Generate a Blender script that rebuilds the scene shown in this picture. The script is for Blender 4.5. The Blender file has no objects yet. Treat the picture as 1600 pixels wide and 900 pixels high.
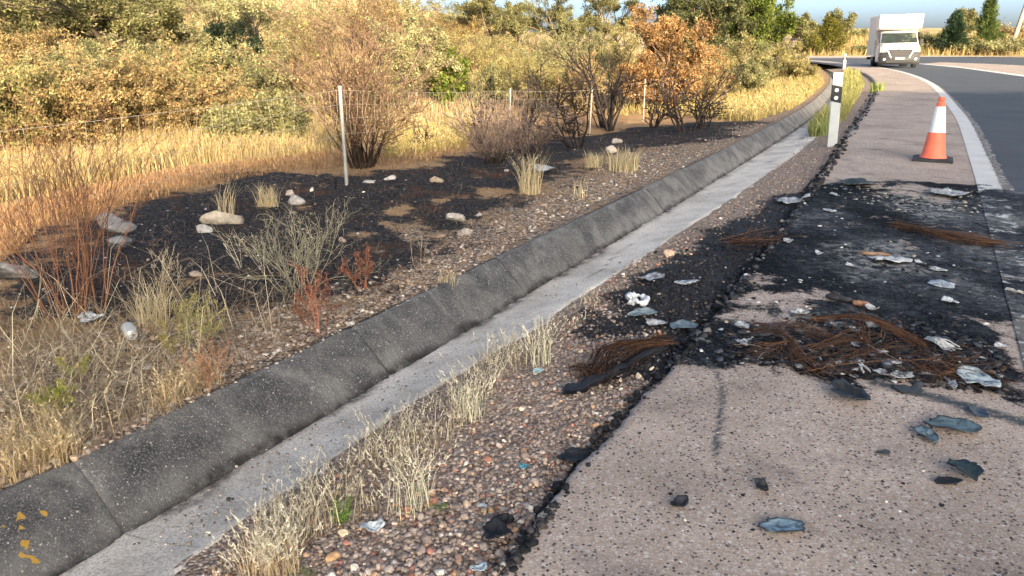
import bpy, math, random
import numpy as np
from math import radians as R

sc = bpy.context.scene
COL = sc.collection
rng = np.random.default_rng(7)
random.seed(7)

# ------------------------------------------------------------------ camera
F_PX, HOR, CAM_H = 1250.0, 66.0, 1.6
PITCH = math.atan((450 - HOR) / F_PX)
cam_d = bpy.data.cameras.new('camera')
cam_d.sensor_width = 36.0
cam_d.lens = 36.0 * F_PX / 1600.0
cam_d.clip_end = 3000.0
cam_d.clip_start = 0.05
cam = bpy.data.objects.new('camera', cam_d)
COL.objects.link(cam)
cam.location = (0, 0, CAM_H)
cam.rotation_euler = (math.pi / 2 - PITCH, 0, 0)
sc.camera = cam

# ------------------------------------------------------------------ sky, sun, exposure
SUN_EL = R(13.0)
LDX, LDY = -0.258, 0.966            # horizontal direction the light travels in
SUN_AZ = math.atan2(-LDX, -LDY)     # compass angle of the sun measured from +Y towards +X
w = bpy.data.worlds.new('World')
sc.world = w
w.use_nodes = True
nt = w.node_tree
nt.nodes.clear()
o_ = nt.nodes.new('ShaderNodeOutputWorld')
b_ = nt.nodes.new('ShaderNodeBackground')
s_ = nt.nodes.new('ShaderNodeTexSky')
s_.sky_type = 'NISHITA'
s_.sun_disc = False
s_.sun_elevation = SUN_EL
s_.sun_rotation = SUN_AZ
s_.altitude = 0
s_.air_density = 0.3
s_.dust_density = 3.0
s_.ozone_density = 2.0
wb = nt.nodes.new('ShaderNodeMix')          # camera white balance: one even tint over the whole sky
wb.data_type = 'RGBA'; wb.blend_type = 'MULTIPLY'
wb.inputs[0].default_value = 1.0
wb.inputs[7].default_value = (1.09, 1.0, 0.78, 1)
b_.inputs['Strength'].default_value = 0.15
nt.links.new(s_.outputs[0], wb.inputs[6])
nt.links.new(wb.outputs[2], b_.inputs[0])
nt.links.new(b_.outputs[0], o_.inputs[0])

sun_d = bpy.data.lights.new('sun', 'SUN')
sun_d.energy = 3.2
sun_d.angle = R(0.5)
sun_d.color = (1.0, 0.80, 0.54)
sun = bpy.data.objects.new('sun', sun_d)
COL.objects.link(sun)
from mathutils import Vector
sun.rotation_euler = Vector((LDX * math.cos(SUN_EL), LDY * math.cos(SUN_EL), -math.sin(SUN_EL))).to_track_quat('-Z', 'Y').to_euler()

sc.view_settings.view_transform = 'Standard'
sc.view_settings.look = 'None'
sc.view_settings.gamma = 1.0
sc.view_settings.exposure = 2.34
sc.render.engine = 'CYCLES'
sc.cycles.use_denoising = True

# ------------------------------------------------------------------ layout frame
D = np.array([-0.882, 0.471])       # leftwards, across the road
A = np.array([0.471, 0.882])        # along the road

_cs = np.array([-3, 0, 5, 10, 15, 20, 25, 30, 35, 40, 47, 57, 69, 79, 92, 110, 140.])
_E = np.array([1.02, 1.05, 1.12, 1.29, 1.50, 1.72, 1.95, 2.24, 2.62, 3.15, 4.1, 5.85, 8.5, 11.9, 18, 29, 52.])
_L = np.array([-.78, -.72, -.62, -.53, -.42, -.28, -.02, .26, .60, 1.07, 1.95, 3.75, 7.3, 10.9, 16.6, 27.4, 50.])
_T = np.array([2.84, 2.84, 2.88, 2.93, 3.02, 3.16, 3.45, 3.86, 4.35, 4.95, 6.0, 7.9, 10.7, 14.1, 20.3, 31, 54.])


def cub(xs, ys):
    """smooth interpolation (Catmull-Rom style tangents) through control values"""
    m = np.gradient(ys, xs)

    def f(x):
        x = np.clip(np.asarray(x, float), xs[0], xs[-1])
        i = np.clip(np.searchsorted(xs, x) - 1, 0, len(xs) - 2)
        h = xs[i + 1] - xs[i]
        t = (x - xs[i]) / h
        t2, t3 = t * t, t * t * t
        return ((2 * t3 - 3 * t2 + 1) * ys[i] + (t3 - 2 * t2 + t) * h * m[i]
                + (-2 * t3 + 3 * t2) * ys[i + 1] + (t3 - t2) * h * m[i + 1])
    return f


tE, tL, tT = cub(_cs, _E), cub(_cs, _L), cub(_cs, _T)


def tJ(c): return tT(c) - np.interp(c, [0, 20, 40], [.27, .25, .22])
def tF(c): return tT(c) - np.interp(c, [0, 3, 6, 14, 30, 45], [.71, .69, .78, .92, .76, .68])


def XY(c, t):
    c = np.asarray(c, float); t = np.asarray(t, float)
    return c * A[0] + t * D[0], c * A[1] + t * D[1]


def CT(x, y):
    return x * A[0] + y * A[1], x * D[0] + y * D[1]


# ------------------------------------------------------------------ noise
_perm = np.random.default_rng(3).random((256, 256)).astype(np.float32)


def vn(x, y):
    xi = np.floor(x).astype(int); yi = np.floor(y).astype(int)
    fx = x - xi; fy = y - yi
    fx = fx * fx * (3 - 2 * fx); fy = fy * fy * (3 - 2 * fy)
    a = _perm[xi & 255, yi & 255]; b = _perm[(xi + 1) & 255, yi & 255]
    c = _perm[xi & 255, (yi + 1) & 255]; d = _perm[(xi + 1) & 255, (yi + 1) & 255]
    return (a * (1 - fx) + b * fx) * (1 - fy) + (c * (1 - fx) + d * fx) * fy


def fbm(x, y, s, o=4, off=0.0):
    x = np.asarray(x, float) / s + off * 17.3; y = np.asarray(y, float) / s + off * 9.1
    r = 0; a = .5
    for k in range(o):
        r = r + a * (vn(x + 31.7 * k, y + 13.1 * k) - .5)
        x = x * 2.03; y = y * 2.03; a *= .5
    return r            # about -0.45 .. 0.45


def sstep(x, a, b):
    t = np.clip((np.asarray(x, float) - a) / (b - a), 0, 1)
    return t * t * (3 - 2 * t)


# ------------------------------------------------------------------ heights
def hill_z(x, y):
    """ground left of the drainage channel"""
    c, t0 = CT(x, y)
    t = t0 - tT(c)
    z = .03 - .02 * sstep(t, 0, .2)
    z = z - .30 * sstep(t, .6, 3.8) * sstep(c, 8.5, 14) * (1 - sstep(c, 22, 40))
    z = z + .10 * sstep(t, .4, 3.0) * (1 - sstep(c, 7, 11))
    k = t - 8.0
    ramp = np.where(k > 0, np.sqrt(k * k + 4) - 2, 0)
    zz = .24 * ramp
    cap = np.interp(x, [-30, -8, 2, 12, 30], [13, 9.5, 5.0, 3.2, 1.6])
    zz = cap * (1 - np.exp(-zz / cap))
    z = z + zz
    z = z + (fbm(x, y, 6.0, 3, 1) * .5 * sstep(t, 5, 12)) + fbm(x, y, 1.1, 4, 2) * .10 * sstep(t, .1, 1.2)
    return z


def verge_z(c, t):
    a = (t - tE(c)) / (tF(c) - tE(c))
    return -.050 - .09 * np.clip(a, 0, 1) + fbm(c, t, .35, 3, 5) * .03


def ground_z(x, y):
    x = np.asarray(x, float); y = np.asarray(y, float)
    c, t = CT(x, y)
    z = hill_z(x, y)
    jj, ff, ee, tt = tJ(c), tF(c), tE(c), tT(c)
    zw = -.22 + .25 * np.clip((t - jj) / (tt - jj), 0, 1)
    zf = -.14 - .08 * np.clip((t - ff) / (jj - ff), 0, 1)
    zv = verge_z(c, t)
    z = np.where(t < tt, zw, z)
    z = np.where(t < jj, zf, z)
    z = np.where(t < ff, zv, z)
    z = np.where(t < ee, 0.0, z)
    far = sstep(y, 99, 112) * sstep(x, 22, 34)
    z = np.where((t < ee) | (c > 100), far_z(x, y), z)
    return z


def far_z(x, y):
    """bank beyond the far carriageway"""
    return np.where(y > 100.5, (1.1 * sstep(y, 100.5, 118) + 3.4 * sstep(y, 115, 180) * sstep(x, 0, 50)
                              + fbm(x, y, 14, 3, 8) * 1.2 * sstep(y, 103, 118)), 0.0)


# ------------------------------------------------------------------ picture point -> place on the ground
def ray(px, py):
    a = (np.asarray(px, float) - 800) / F_PX; b = (450 - np.asarray(py, float)) / F_PX
    return a, math.cos(PITCH) + b * math.sin(PITCH), -math.sin(PITCH) + b * math.cos(PITCH)


def U(px, py, z=0.0):
    dx, dy, dz = ray(px, py)
    t = (z - CAM_H) / dz
    return dx * t, dy * t


_tt = np.geomspace(1.8, 190, 110)


def G(px, py):
    """first hit of the view ray with the ground; arrays in, arrays out"""
    px = np.atleast_1d(np.asarray(px, float)); py = np.atleast_1d(np.asarray(py, float))
    ox, oy, oz = [], [], []
    for k in range(0, len(px), 4000):
        dx, dy, dz = ray(px[k:k + 4000], py[k:k + 4000])
        X = dx[:, None] * _tt; Y = dy[:, None] * _tt; Z = CAM_H + dz[:, None] * _tt
        below = Z < ground_z(X, Y)
        i = np.where(below.any(1), below.argmax(1), len(_tt) - 1)
        i = np.maximum(i, 1)
        lo_, hi_ = _tt[i - 1].copy(), _tt[i].copy()
        for _ in range(13):
            t = (lo_ + hi_) / 2
            under = CAM_H + dz * t < ground_z(dx * t, dy * t)
            hi_ = np.where(under, t, hi_); lo_ = np.where(under, lo_, t)
        X = dx * t; Y = dy * t
        ox.append(X); oy.append(Y); oz.append(ground_z(X, Y))
    return np.concatenate(ox), np.concatenate(oy), np.concatenate(oz)


def G1(px, py):
    x, y, z = G([px], [py])
    return float(x[0]), float(y[0]), float(z[0])


def poly_world(pts, z=0.0):
    return np.array([U(a, b, z) for a, b in pts], float)


def inside(P, x, y):
    x = np.asarray(x, float); y = np.asarray(y, float)
    r = np.zeros(x.shape, bool)
    n = len(P)
    for i in range(n):
        x1, y1 = P[i]; x2, y2 = P[(i + 1) % n]
        cnd = ((y1 > y) != (y2 > y)) & (x < (x2 - x1) * (y - y1) / (y2 - y1 + 1e-12) + x1)
        r ^= cnd
    return r


def sdf(P, x, y):
    """signed distance, positive inside"""
    x = np.asarray(x, float); y = np.asarray(y, float)
    d = np.full(x.shape, 1e9)
    n = len(P)
    for i in range(n):
        ax, ay = P[i]; bx, by = P[(i + 1) % n]
        ex, ey = bx - ax, by - ay
        h = np.clip(((x - ax) * ex + (y - ay) * ey) / (ex * ex + ey * ey + 1e-12), 0, 1)
        d = np.minimum(d, (x - ax - ex * h) ** 2 + (y - ay - ey * h) ** 2)
    d = np.sqrt(d)
    return np.where(inside(P, x, y), d, -d)


def line_d(P, x, y):
    x = np.asarray(x, float); y = np.asarray(y, float)
    d = np.full(x.shape, 1e9)
    for i in range(len(P) - 1):
        ax, ay = P[i]; bx, by = P[i + 1]
        ex, ey = bx - ax, by - ay
        h = np.clip(((x - ax) * ex + (y - ay) * ey) / (ex * ex + ey * ey + 1e-12), 0, 1)
        d = np.minimum(d, (x - ax - ex * h) ** 2 + (y - ay - ey * h) ** 2)
    return np.sqrt(d)


def sample_px(poly, n, seed=0, ybias=0.0):
    """n random picture points inside a picture polygon"""
    g = np.random.default_rng(seed)
    P = np.array(poly, float)
    lo, hi = P.min(0), P.max(0)
    out = np.zeros((0, 2))
    while len(out) < n:
        q = lo + g.random((n * 3, 2)) * (hi - lo)
        out = np.vstack([out, q[inside(P, q[:, 0], q[:, 1])]])
    return out[:n]


# ------------------------------------------------------------------ mesh helpers
def make_mesh(name, V, faces, mat=None, col=None, attrs=None, smooth=False):
    """V (n,3); faces: list of int arrays (m,k)"""
    me = bpy.data.meshes.new(name)
    V = np.asarray(V, np.float32)
    faces = [np.asarray(f, np.int32) for f in faces if len(f)]
    nl = sum(f.size for f in faces); nf = sum(len(f) for f in faces)
    me.vertices.add(len(V)); me.loops.add(nl); me.polygons.add(nf)
    me.vertices.foreach_set('co', V.ravel())
    me.loops.foreach_set('vertex_index', np.concatenate([f.ravel() for f in faces]))
    tot = np.concatenate([np.full(len(f), f.shape[1], np.int32) for f in faces])
    st = np.concatenate([[0], np.cumsum(tot)[:-1]]).astype(np.int32)
    me.polygons.foreach_set('loop_start', st)
    try:
        me.polygons.foreach_set('loop_total', tot)
    except Exception:
        pass
    if smooth:
        me.polygons.foreach_set('use_smooth', np.ones(nf, bool))
    if col is not None:
        a = me.attributes.new('Col', 'FLOAT_COLOR', 'POINT')
        c4 = np.ones((len(V), 4), np.float32); c4[:, :3] = col
        a.data.foreach_set('color', c4.ravel())
    for k, v in (attrs or {}).items():
        a = me.attributes.new(k, 'FLOAT', 'POINT')
        a.data.foreach_set('value', np.asarray(v, np.float32).ravel())
    me.update(calc_edges=True)
    if mat:
        me.materials.append(mat)
    return me


def link(name, me, parent=None):
    o = bpy.data.objects.new(name, me)
    COL.objects.link(o)
    if parent is not None:
        o.parent = parent
    return o


def thing(name, label, cat, loc=(0, 0, 0), rotz=0.0, group=None):
    o = bpy.data.objects.new(name, None)
    COL.objects.link(o)
    o.empty_display_size = .1
    o.location = loc
    o.rotation_euler = (0, 0, rotz)
    tag(o, label, cat, group)
    return o


def tag(o, label, cat, group=None):
    o['label'] = label
    o['category'] = cat
    if group:
        o['group'] = group
    return o


def kind(o, k):
    o['kind'] = k
    return o


def grid_faces(nr, nc):
    i = np.arange(nr * nc).reshape(nr, nc)
    return np.stack([i[:-1, :-1], i[:-1, 1:], i[1:, 1:], i[1:, :-1]], -1).reshape(-1, 4)


class MB:
    """small hand-built meshes"""
    def __init__(self):
        self.v, self.f = [], []

    def add(self, vs, fs):
        b = len(self.v)
        self.v += [tuple(map(float, p)) for p in vs]
        self.f += [tuple(b + i for i in f) for f in fs]

    def box(self, x0, x1, y0, y1, z0, z1):
        self.add([(x0, y0, z0), (x1, y0, z0), (x1, y1, z0), (x0, y1, z0), (x0, y0, z1), (x1, y0, z1), (x1, y1, z1), (x0, y1, z1)],
                 [(0, 3, 2, 1), (4, 5, 6, 7), (0, 1, 5, 4), (1, 2, 6, 5), (2, 3, 7, 6), (3, 0, 4, 7)])

    def lathe(self, prof, n=24, axis='z', c=(0, 0, 0), cap=True):
        vs, fs = [], []
        for r, h in prof:
            for k in range(n):
                a = 2 * math.pi * k / n
                p = (r * math.cos(a), r * math.sin(a), h)
                if axis == 'x': p = (h, p[0], p[1])
                if axis == 'y': p = (p[0], h, p[1])
                vs.append((p[0] + c[0], p[1] + c[1], p[2] + c[2]))
        m = len(prof)
        for i in range(m - 1):
            for k in range(n):
                fs.append((i * n + k, i * n + (k + 1) % n, (i + 1) * n + (k + 1) % n, (i + 1) * n + k))
        if cap:
            fs.append(tuple(range(n))[::-1]); fs.append(tuple((m - 1) * n + k for k in range(n)))
        self.add(vs, fs)

    def prism(self, prof, x0, x1, sx=None):
        """profile (y,z) extruded along x; sx(z) optional width factor"""
        n = len(prof)
        sx = sx or (lambda z: 1.0)
        vs = [(x0 * sx(z), y, z) for y, z in prof] + [(x1 * sx(z), y, z) for y, z in prof]
        fs = [(i, (i + 1) % n, n + (i + 1) % n, n + i) for i in range(n)]
        fs += [tuple(range(n))[::-1], tuple(range(n, 2 * n))]
        self.add(vs, fs)

    def build(self, name, mat, parent=None, bevel=0.0, smooth=False, seg=2):
        me = bpy.data.meshes.new(name)
        me.from_pydata(self.v, [], self.f)
        import bmesh
        bm = bmesh.new(); bm.from_mesh(me)
        bmesh.ops.recalc_face_normals(bm, faces=bm.faces[:])
        if bevel:
            bmesh.ops.bevel(bm, geom=[e for e in bm.edges if len(e.link_faces) == 2 and e.calc_face_angle(0) > .5], offset=bevel, segments=seg, affect='EDGES', clamp_overlap=True)
        bm.to_mesh(me); bm.free()
        if smooth:
            for p in me.polygons: p.use_smooth = True
        me.materials.append(mat)
        return link(name, me, parent)


def tubes(P, Rr, sides=3):
    """P (n,m,3) polylines, Rr (n,m) radii -> V, F"""
    P = np.asarray(P, float); n, m, _ = P.shape
    T = np.empty_like(P)
    T[:, 1:-1] = P[:, 2:] - P[:, :-2]; T[:, 0] = P[:, 1] - P[:, 0]; T[:, -1] = P[:, -1] - P[:, -2]
    T /= np.linalg.norm(T, axis=2, keepdims=True) + 1e-9
    ref = np.where(np.abs(T[..., 2:3]) > .9, np.array([1., 0, 0]), np.array([0, 0, 1.]))
    B = np.cross(T, ref); B /= np.linalg.norm(B, axis=2, keepdims=True) + 1e-9
    C = np.cross(T, B)
    ang = np.arange(sides) * 2 * np.pi / sides
    V = P[:, :, None] + Rr[:, :, None, None] * (np.cos(ang)[:, None] * B[:, :, None] + np.sin(ang)[:, None] * C[:, :, None])
    idx = np.arange(n * m * sides).reshape(n, m, sides)
    nx = np.roll(idx, -1, 2)
    Fq = np.stack([idx[:, :-1], nx[:, :-1], nx[:, 1:], idx[:, 1:]], -1).reshape(-1, 4)
    return V.reshape(-1, 3), Fq


# ------------------------------------------------------------------ materials
def mat_new(name):
    m = bpy.data.materials.new(name)
    m.use_nodes = True
    n = m.node_tree
    n.nodes.clear()
    out = n.nodes.new('ShaderNodeOutputMaterial')
    p = n.nodes.new('ShaderNodeBsdfPrincipled')
    n.links.new(p.outputs[0], out.inputs[0])
    p.inputs['Specular IOR Level'].default_value = .3
    return m, n, p


class N:
    """tiny node-building shorthand"""
    def __init__(self, nt): self.t = nt; self.tc = None

    def node(self, typ, **kw):
        n = self.t.nodes.new(typ)
        for k, v in kw.items(): setattr(n, k, v)
        return n

    def lk(self, a, b): self.t.links.new(a, b)

    def pos(self):
        if self.tc is None: self.tc = self.node('ShaderNodeTexCoord').outputs['Object']
        return self.tc

    def attr(self, name, color=False):
        a = self.node('ShaderNodeAttribute', attribute_name=name)
        return a.outputs['Color' if color else 'Fac']

    def noise(self, scale, detail=4, rough=.6, vec=None, dist=0):
        n = self.node('ShaderNodeTexNoise')
        n.inputs['Scale'].default_value = scale; n.inputs['Detail'].default_value = detail
        n.inputs['Roughness'].default_value = rough; n.inputs['Distortion'].default_value = dist
        self.lk(vec or self.pos(), n.inputs['Vector'])
        return n.outputs['Fac']

    def voro(self, scale, feature='F1', out='Color', vec=None, rand=1.0):
        n = self.node('ShaderNodeTexVoronoi', feature=feature)
        n.inputs['Scale'].default_value = scale; n.inputs['Randomness'].default_value = rand
        self.lk(vec or self.pos(), n.inputs['Vector'])
        return n.outputs[out]

    def ramp(self, fac, stops, interp='LINEAR'):
        n = self.node('ShaderNodeValToRGB')
        n.color_ramp.interpolation = interp
        e = n.color_ramp.elements
        while len(e) < len(stops): e.new(.5)
        for el, (p, c) in zip(e, stops):
            el.position = p
            el.color = (*c, 1) if isinstance(c, tuple) else (c, c, c, 1)
        self.lk(fac, n.inputs[0])
        return n.outputs[0]

    def mix(self, fac, a, b, mode='MIX'):
        n = self.node('ShaderNodeMix', data_type='RGBA', blend_type=mode)
        for s, v in ((n.inputs[0], fac), (n.inputs[6], a), (n.inputs[7], b)):
            if isinstance(v, tuple): s.default_value = (*v, 1)
            elif isinstance(v, (int, float)): s.default_value = v
            else: self.lk(v, s)
        return n.outputs[2]

    def math(self, op, a, b=0.0, clamp=False):
        n = self.node('ShaderNodeMath', operation=op, use_clamp=clamp)
        for s, v in ((n.inputs[0], a), (n.inputs[1], b)):
            if isinstance(v, (int, float)): s.default_value = v
            else: self.lk(v, s)
        return n.outputs[0]

    def sm(self, v, a, b):
        n = self.node('ShaderNodeMapRange', interpolation_type='SMOOTHSTEP')
        self.lk(v, n.inputs[0]); n.inputs[1].default_value = a; n.inputs[2].default_value = b
        return n.outputs[0]

    def bump(self, h, strength, dist=.01, nrm=None):
        n = self.node('ShaderNodeBump')
        n.inputs['Strength'].default_value = strength; n.inputs['Distance'].default_value = dist
        self.lk(h, n.inputs['Height'])
        if nrm is not None: self.lk(nrm, n.inputs['Normal'])
        return n.outputs[0]


def simple(name, c, rough=.6, var=.15, scale=8.0, metal=0.0, bump=0.0, spec=.3):
    m, n, p = mat_new(name)
    k = N(n)
    f = k.noise(scale, 5, .65)
    lo = tuple(x * (1 - var) for x in c); hi = tuple(min(1, x * (1 + var)) for x in c)
    k.lk(k.ramp(f, [(.3, lo), (.7, hi)]), p.inputs['Base Color'])
    p.inputs['Roughness'].default_value = rough
    p.inputs['Metallic'].default_value = metal
    p.inputs['Specular IOR Level'].default_value = spec
    if bump: k.lk(k.bump(k.noise(scale * 4, 5), bump, .01), p.inputs['Normal'])
    return m


def vcol_mat(name, rough=.75, transl=0.0, var=.12, scale=6.0, bump=0.0, spec=.2):
    """base colour from the per-piece attribute, broken up a little by noise"""
    m, n, p = mat_new(name)
    k = N(n)
    a = k.attr('Col', True)
    f = k.noise(scale, 4)
    c = k.mix(1.0, a, k.ramp(f, [(.3, 1 - var), (.7, 1 + var)]), 'MULTIPLY')
    k.lk(c, p.inputs['Base Color'])
    p.inputs['Roughness'].default_value = rough
    p.inputs['Specular IOR Level'].default_value = spec
    if bump: k.lk(k.bump(k.noise(scale * 3, 5), bump, .006), p.inputs['Normal'])
    if transl:
        t = k.node('ShaderNodeBsdfTranslucent')
        k.lk(c, t.inputs[0])
        mx = k.node('ShaderNodeMixShader')
        mx.inputs[0].default_value = transl
        k.lk(p.outputs[0], mx.inputs[1]); k.lk(t.outputs[0], mx.inputs[2])
        out = [q for q in n.nodes if q.type == 'OUTPUT_MATERIAL'][0]
        k.lk(mx.outputs[0], out.inputs[0])
    return m


M = {}
M['leaf'] = vcol_mat('leaf', .7, .42, .12, 3.0)
M['straw'] = vcol_mat('straw', .7, .25, .12, 5.0)
M['bark'] = vcol_mat('bark', .85, 0, .25, 14.0)
M['stone'] = vcol_mat('stone', .85, 0, .30, 30.0, .8)
M['flake'] = vcol_mat('flake', .6, 0, .25, 25.0, .4)


def mat_hill():
    m, n, p = mat_new('hillside_soil'); k = N(n)
    soil = k.ramp(k.noise(1.3, 6), [(.3, (.20, .105, .055)), (.5, (.32, .185, .095)), (.7, (.42, .27, .15))])
    soil = k.mix(k.sm(k.noise(45, 4), .45, .7), soil, (.46, .33, .21))
    litter = k.ramp(k.noise(60, 5, .75), [(.32, (.22, .13, .065)), (.5, (.44, .31, .15)), (.68, (.66, .50, .27))])
    c = k.mix(k.math('MULTIPLY', k.attr('litter'), k.sm(k.noise(5, 6), .25, .6), True), soil, litter)
    cell = k.voro(38, 'F1', 'Color'); dist = k.voro(38, 'F1', 'Distance')
    sep = k.node('ShaderNodeSeparateColor'); k.lk(cell, sep.inputs[0])
    peb = k.ramp(sep.outputs[0], [(0, (.16, .12, .095)), (.4, (.33, .25, .19)), (.75, (.46, .38, .30)), (1, (.62, .57, .5))])
    peb = k.mix(k.sm(dist, .42, .68), peb, (.09, .06, .045))
    c = k.mix(k.math('MULTIPLY', k.attr('rubble'), k.sm(k.noise(9, 4), .3, .55), True), c, peb)
    b = k.math('ADD', k.attr('burn'), k.math('MULTIPLY', k.math('SUBTRACT', k.noise(3.5, 12, .82), .5), 3.4))
    b = k.math('MULTIPLY', b, k.sm(k.attr('burn'), .02, .3))
    bf = k.sm(b, .30, .62)
    char = k.ramp(k.noise(26, 9, .82), [(.38, (.006, .007, .009)), (.46, (.016, .017, .021)), (.52, (.038, .037, .040)), (.58, (.085, .074, .068)), (.64, (.20, .18, .165))])
    char = k.mix(k.sm(k.noise(1.6, 10, .80), .525, .60), char, (.085, .046, .030))
    c = k.mix(bf, c, char)
    k.lk(c, p.inputs['Base Color'])
    p.inputs['Roughness'].default_value = .95
    p.inputs['Specular IOR Level'].default_value = .15
    k.lk(k.bump(k.noise(28, 8, .75), .9, .04), p.inputs['Normal'])
    return m


def mat_verge():
    m, n, p = mat_new('verge_gravel'); k = N(n)
    dv = k.noise(12, 3)
    cell = k.voro(62, 'F1', 'Color'); dist = k.voro(62, 'F1', 'Distance')
    sep = k.node('ShaderNodeSeparateColor'); k.lk(cell, sep.inputs[0])
    c = k.ramp(sep.outputs[0], [(0, (.16, .115, .09)), (.4, (.29, .21, .165)), (.7, (.38, .30, .24)), (1, (.52, .44, .37))])
    c = k.mix(k.sm(dist, .46, .78), c, (.15, .11, .085))
    b = k.math('ADD', k.attr('burn'), k.math('MULTIPLY', k.math('SUBTRACT', k.noise(9, 7, .7), .5), 1.0))
    c = k.mix(k.sm(b, .38, .66), c, k.ramp(k.noise(50, 6, .7), [(.35, (.010, .011, .014)), (.62, (.030, .030, .036)), (.78, (.10, .09, .09))]))
    k.lk(c, p.inputs['Base Color']); p.inputs['Roughness'].default_value = .9
    h = k.math('SUBTRACT', 1.0, dist)
    k.lk(k.bump(h, .9, .015), p.inputs['Normal'])
    return m


def burn_layers(k, c, sharp=(.36, .66)):
    """soot, oily dark patches and pale ash over a paving colour"""
    base = k.attr('burn')
    b = k.math('ADD', k.math('MULTIPLY', base, .95), k.math('MULTIPLY', k.math('SUBTRACT', k.noise(2.6, 12, .80, dist=.4), .5), 3.6))
    b = k.math('MULTIPLY', b, k.sm(base, .02, .25))
    bf = k.sm(b, *sharp)
    sv = k.math('ADD', k.attr('soot'), k.math('MULTIPLY', k.math('SUBTRACT', k.noise(16, 12, .82, dist=.3), .5), 2.6))
    soot = k.ramp(sv, [(.05, (.004, .005, .007)), (.32, (.011, .012, .016)), (.50, (.024, .027, .034)), (.68, (.048, .053, .063)), (.85, (.095, .100, .108)), (1.0, (.20, .195, .19))])
    soot = k.mix(k.sm(k.noise(70, 6, .8), .57, .66), soot, (.16, .165, .17))
    c = k.mix(bf, c, soot)
    c = k.mix(k.math('MULTIPLY', k.attr('ash'), k.sm(k.noise(11, 8, .75, dist=.5), .46, .60), True), c, (.34, .34, .33))
    c = k.mix(k.math('MULTIPLY', k.attr('mark'), k.sm(k.noise(40, 6, .7), .30, .48), True), c, (.060, .070, .080))
    return c, bf


def mat_paving():
    m, n, p = mat_new('pink_exposed_aggregate_concrete'); k = N(n)
    c = k.ramp(k.noise(1.8, 6, .65), [(.35, (.385, .305, .252)), (.65, (.50, .40, .335))])
    c = k.mix(k.sm(k.noise(75, 9, .84), .44, .54), k.mix(.50, c, (.17, .125, .105)), c)
    for sc_, col, lo, hi, dk in ((85, (.56, .51, .46), .86, .92, .30), (48, (.53, .49, .455), .88, .93, .34), (80, (.045, .045, .052), .85, .88, .36), (150, (.56, .51, .47), .76, .84, .38), (70, (.09, .085, .09), .93, .95, .40)):
        cell = k.voro(sc_, 'F1', 'Color'); dist = k.voro(sc_, 'F1', 'Distance')
        sp = k.node('ShaderNodeSeparateColor'); k.lk(cell, sp.inputs[0])
        f = k.math('MULTIPLY', k.sm(sp.outputs[0], lo, hi), k.sm(dist, dk + .16, dk), True)
        c = k.mix(f, c, col)
    c = k.mix(k.math('MULTIPLY', k.sm(k.noise(2.6, 5), .54, .70), .5, True), c, (.13, .11, .11))
    c = k.mix(1.0, c, k.ramp(k.noise(.7, 7, .65), [(.38, .80), (.5, 1.0), (.62, 1.10)]), 'MULTIPLY')
    c, bf = burn_layers(k, c)
    k.lk(c, p.inputs['Base Color'])
    p.inputs['Roughness'].default_value = .9
    k.lk(k.ramp(bf, [(0, .25), (1, .06)]), p.inputs['Specular IOR Level'])
    h = k.math('ADD', k.noise(150, 4, .7), k.math('MULTIPLY', k.noise(14, 5), .6))
    k.lk(k.bump(h, .55, .012), p.inputs['Normal'])
    return m


def mat_asphalt():
    m, n, p = mat_new('asphalt'); k = N(n)
    c = k.ramp(k.noise(.6, 6, .6), [(.3, (.054, .062, .076)), (.7, (.078, .086, .100))])
    c = k.mix(k.sm(k.noise(120, 4, .7), .55, .75), c, (.13, .13, .13))
    c, bf = burn_layers(k, c)
    k.lk(c, p.inputs['Base Color']); p.inputs['Roughness'].default_value = .85
    k.lk(k.ramp(bf, [(0, .3), (1, .06)]), p.inputs['Specular IOR Level'])
    k.lk(k.bump(k.noise(160, 4), .5, .008), p.inputs['Normal'])
    return m


def mat_line():
    m, n, p = mat_new('worn_white_road_paint'); k = N(n)
    c = k.ramp(k.noise(2.5, 6), [(.3, (.50, .495, .48)), (.7, (.62, .615, .60))])
    wear = k.math('ADD', k.attr('wear'), k.math('MULTIPLY', k.math('SUBTRACT', k.noise(14, 7, .75), .5), 1.3))
    c = k.mix(k.sm(wear, .45, .62), c, (.13, .115, .105))
    c, bf = burn_layers(k, c)
    k.lk(c, p.inputs['Base Color']); p.inputs['Roughness'].default_value = .8
    k.lk(k.ramp(bf, [(0, .3), (1, .06)]), p.inputs['Specular IOR Level'])
    k.lk(k.bump(k.noise(120, 4), .4, .006), p.inputs['Normal'])
    return m


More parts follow.
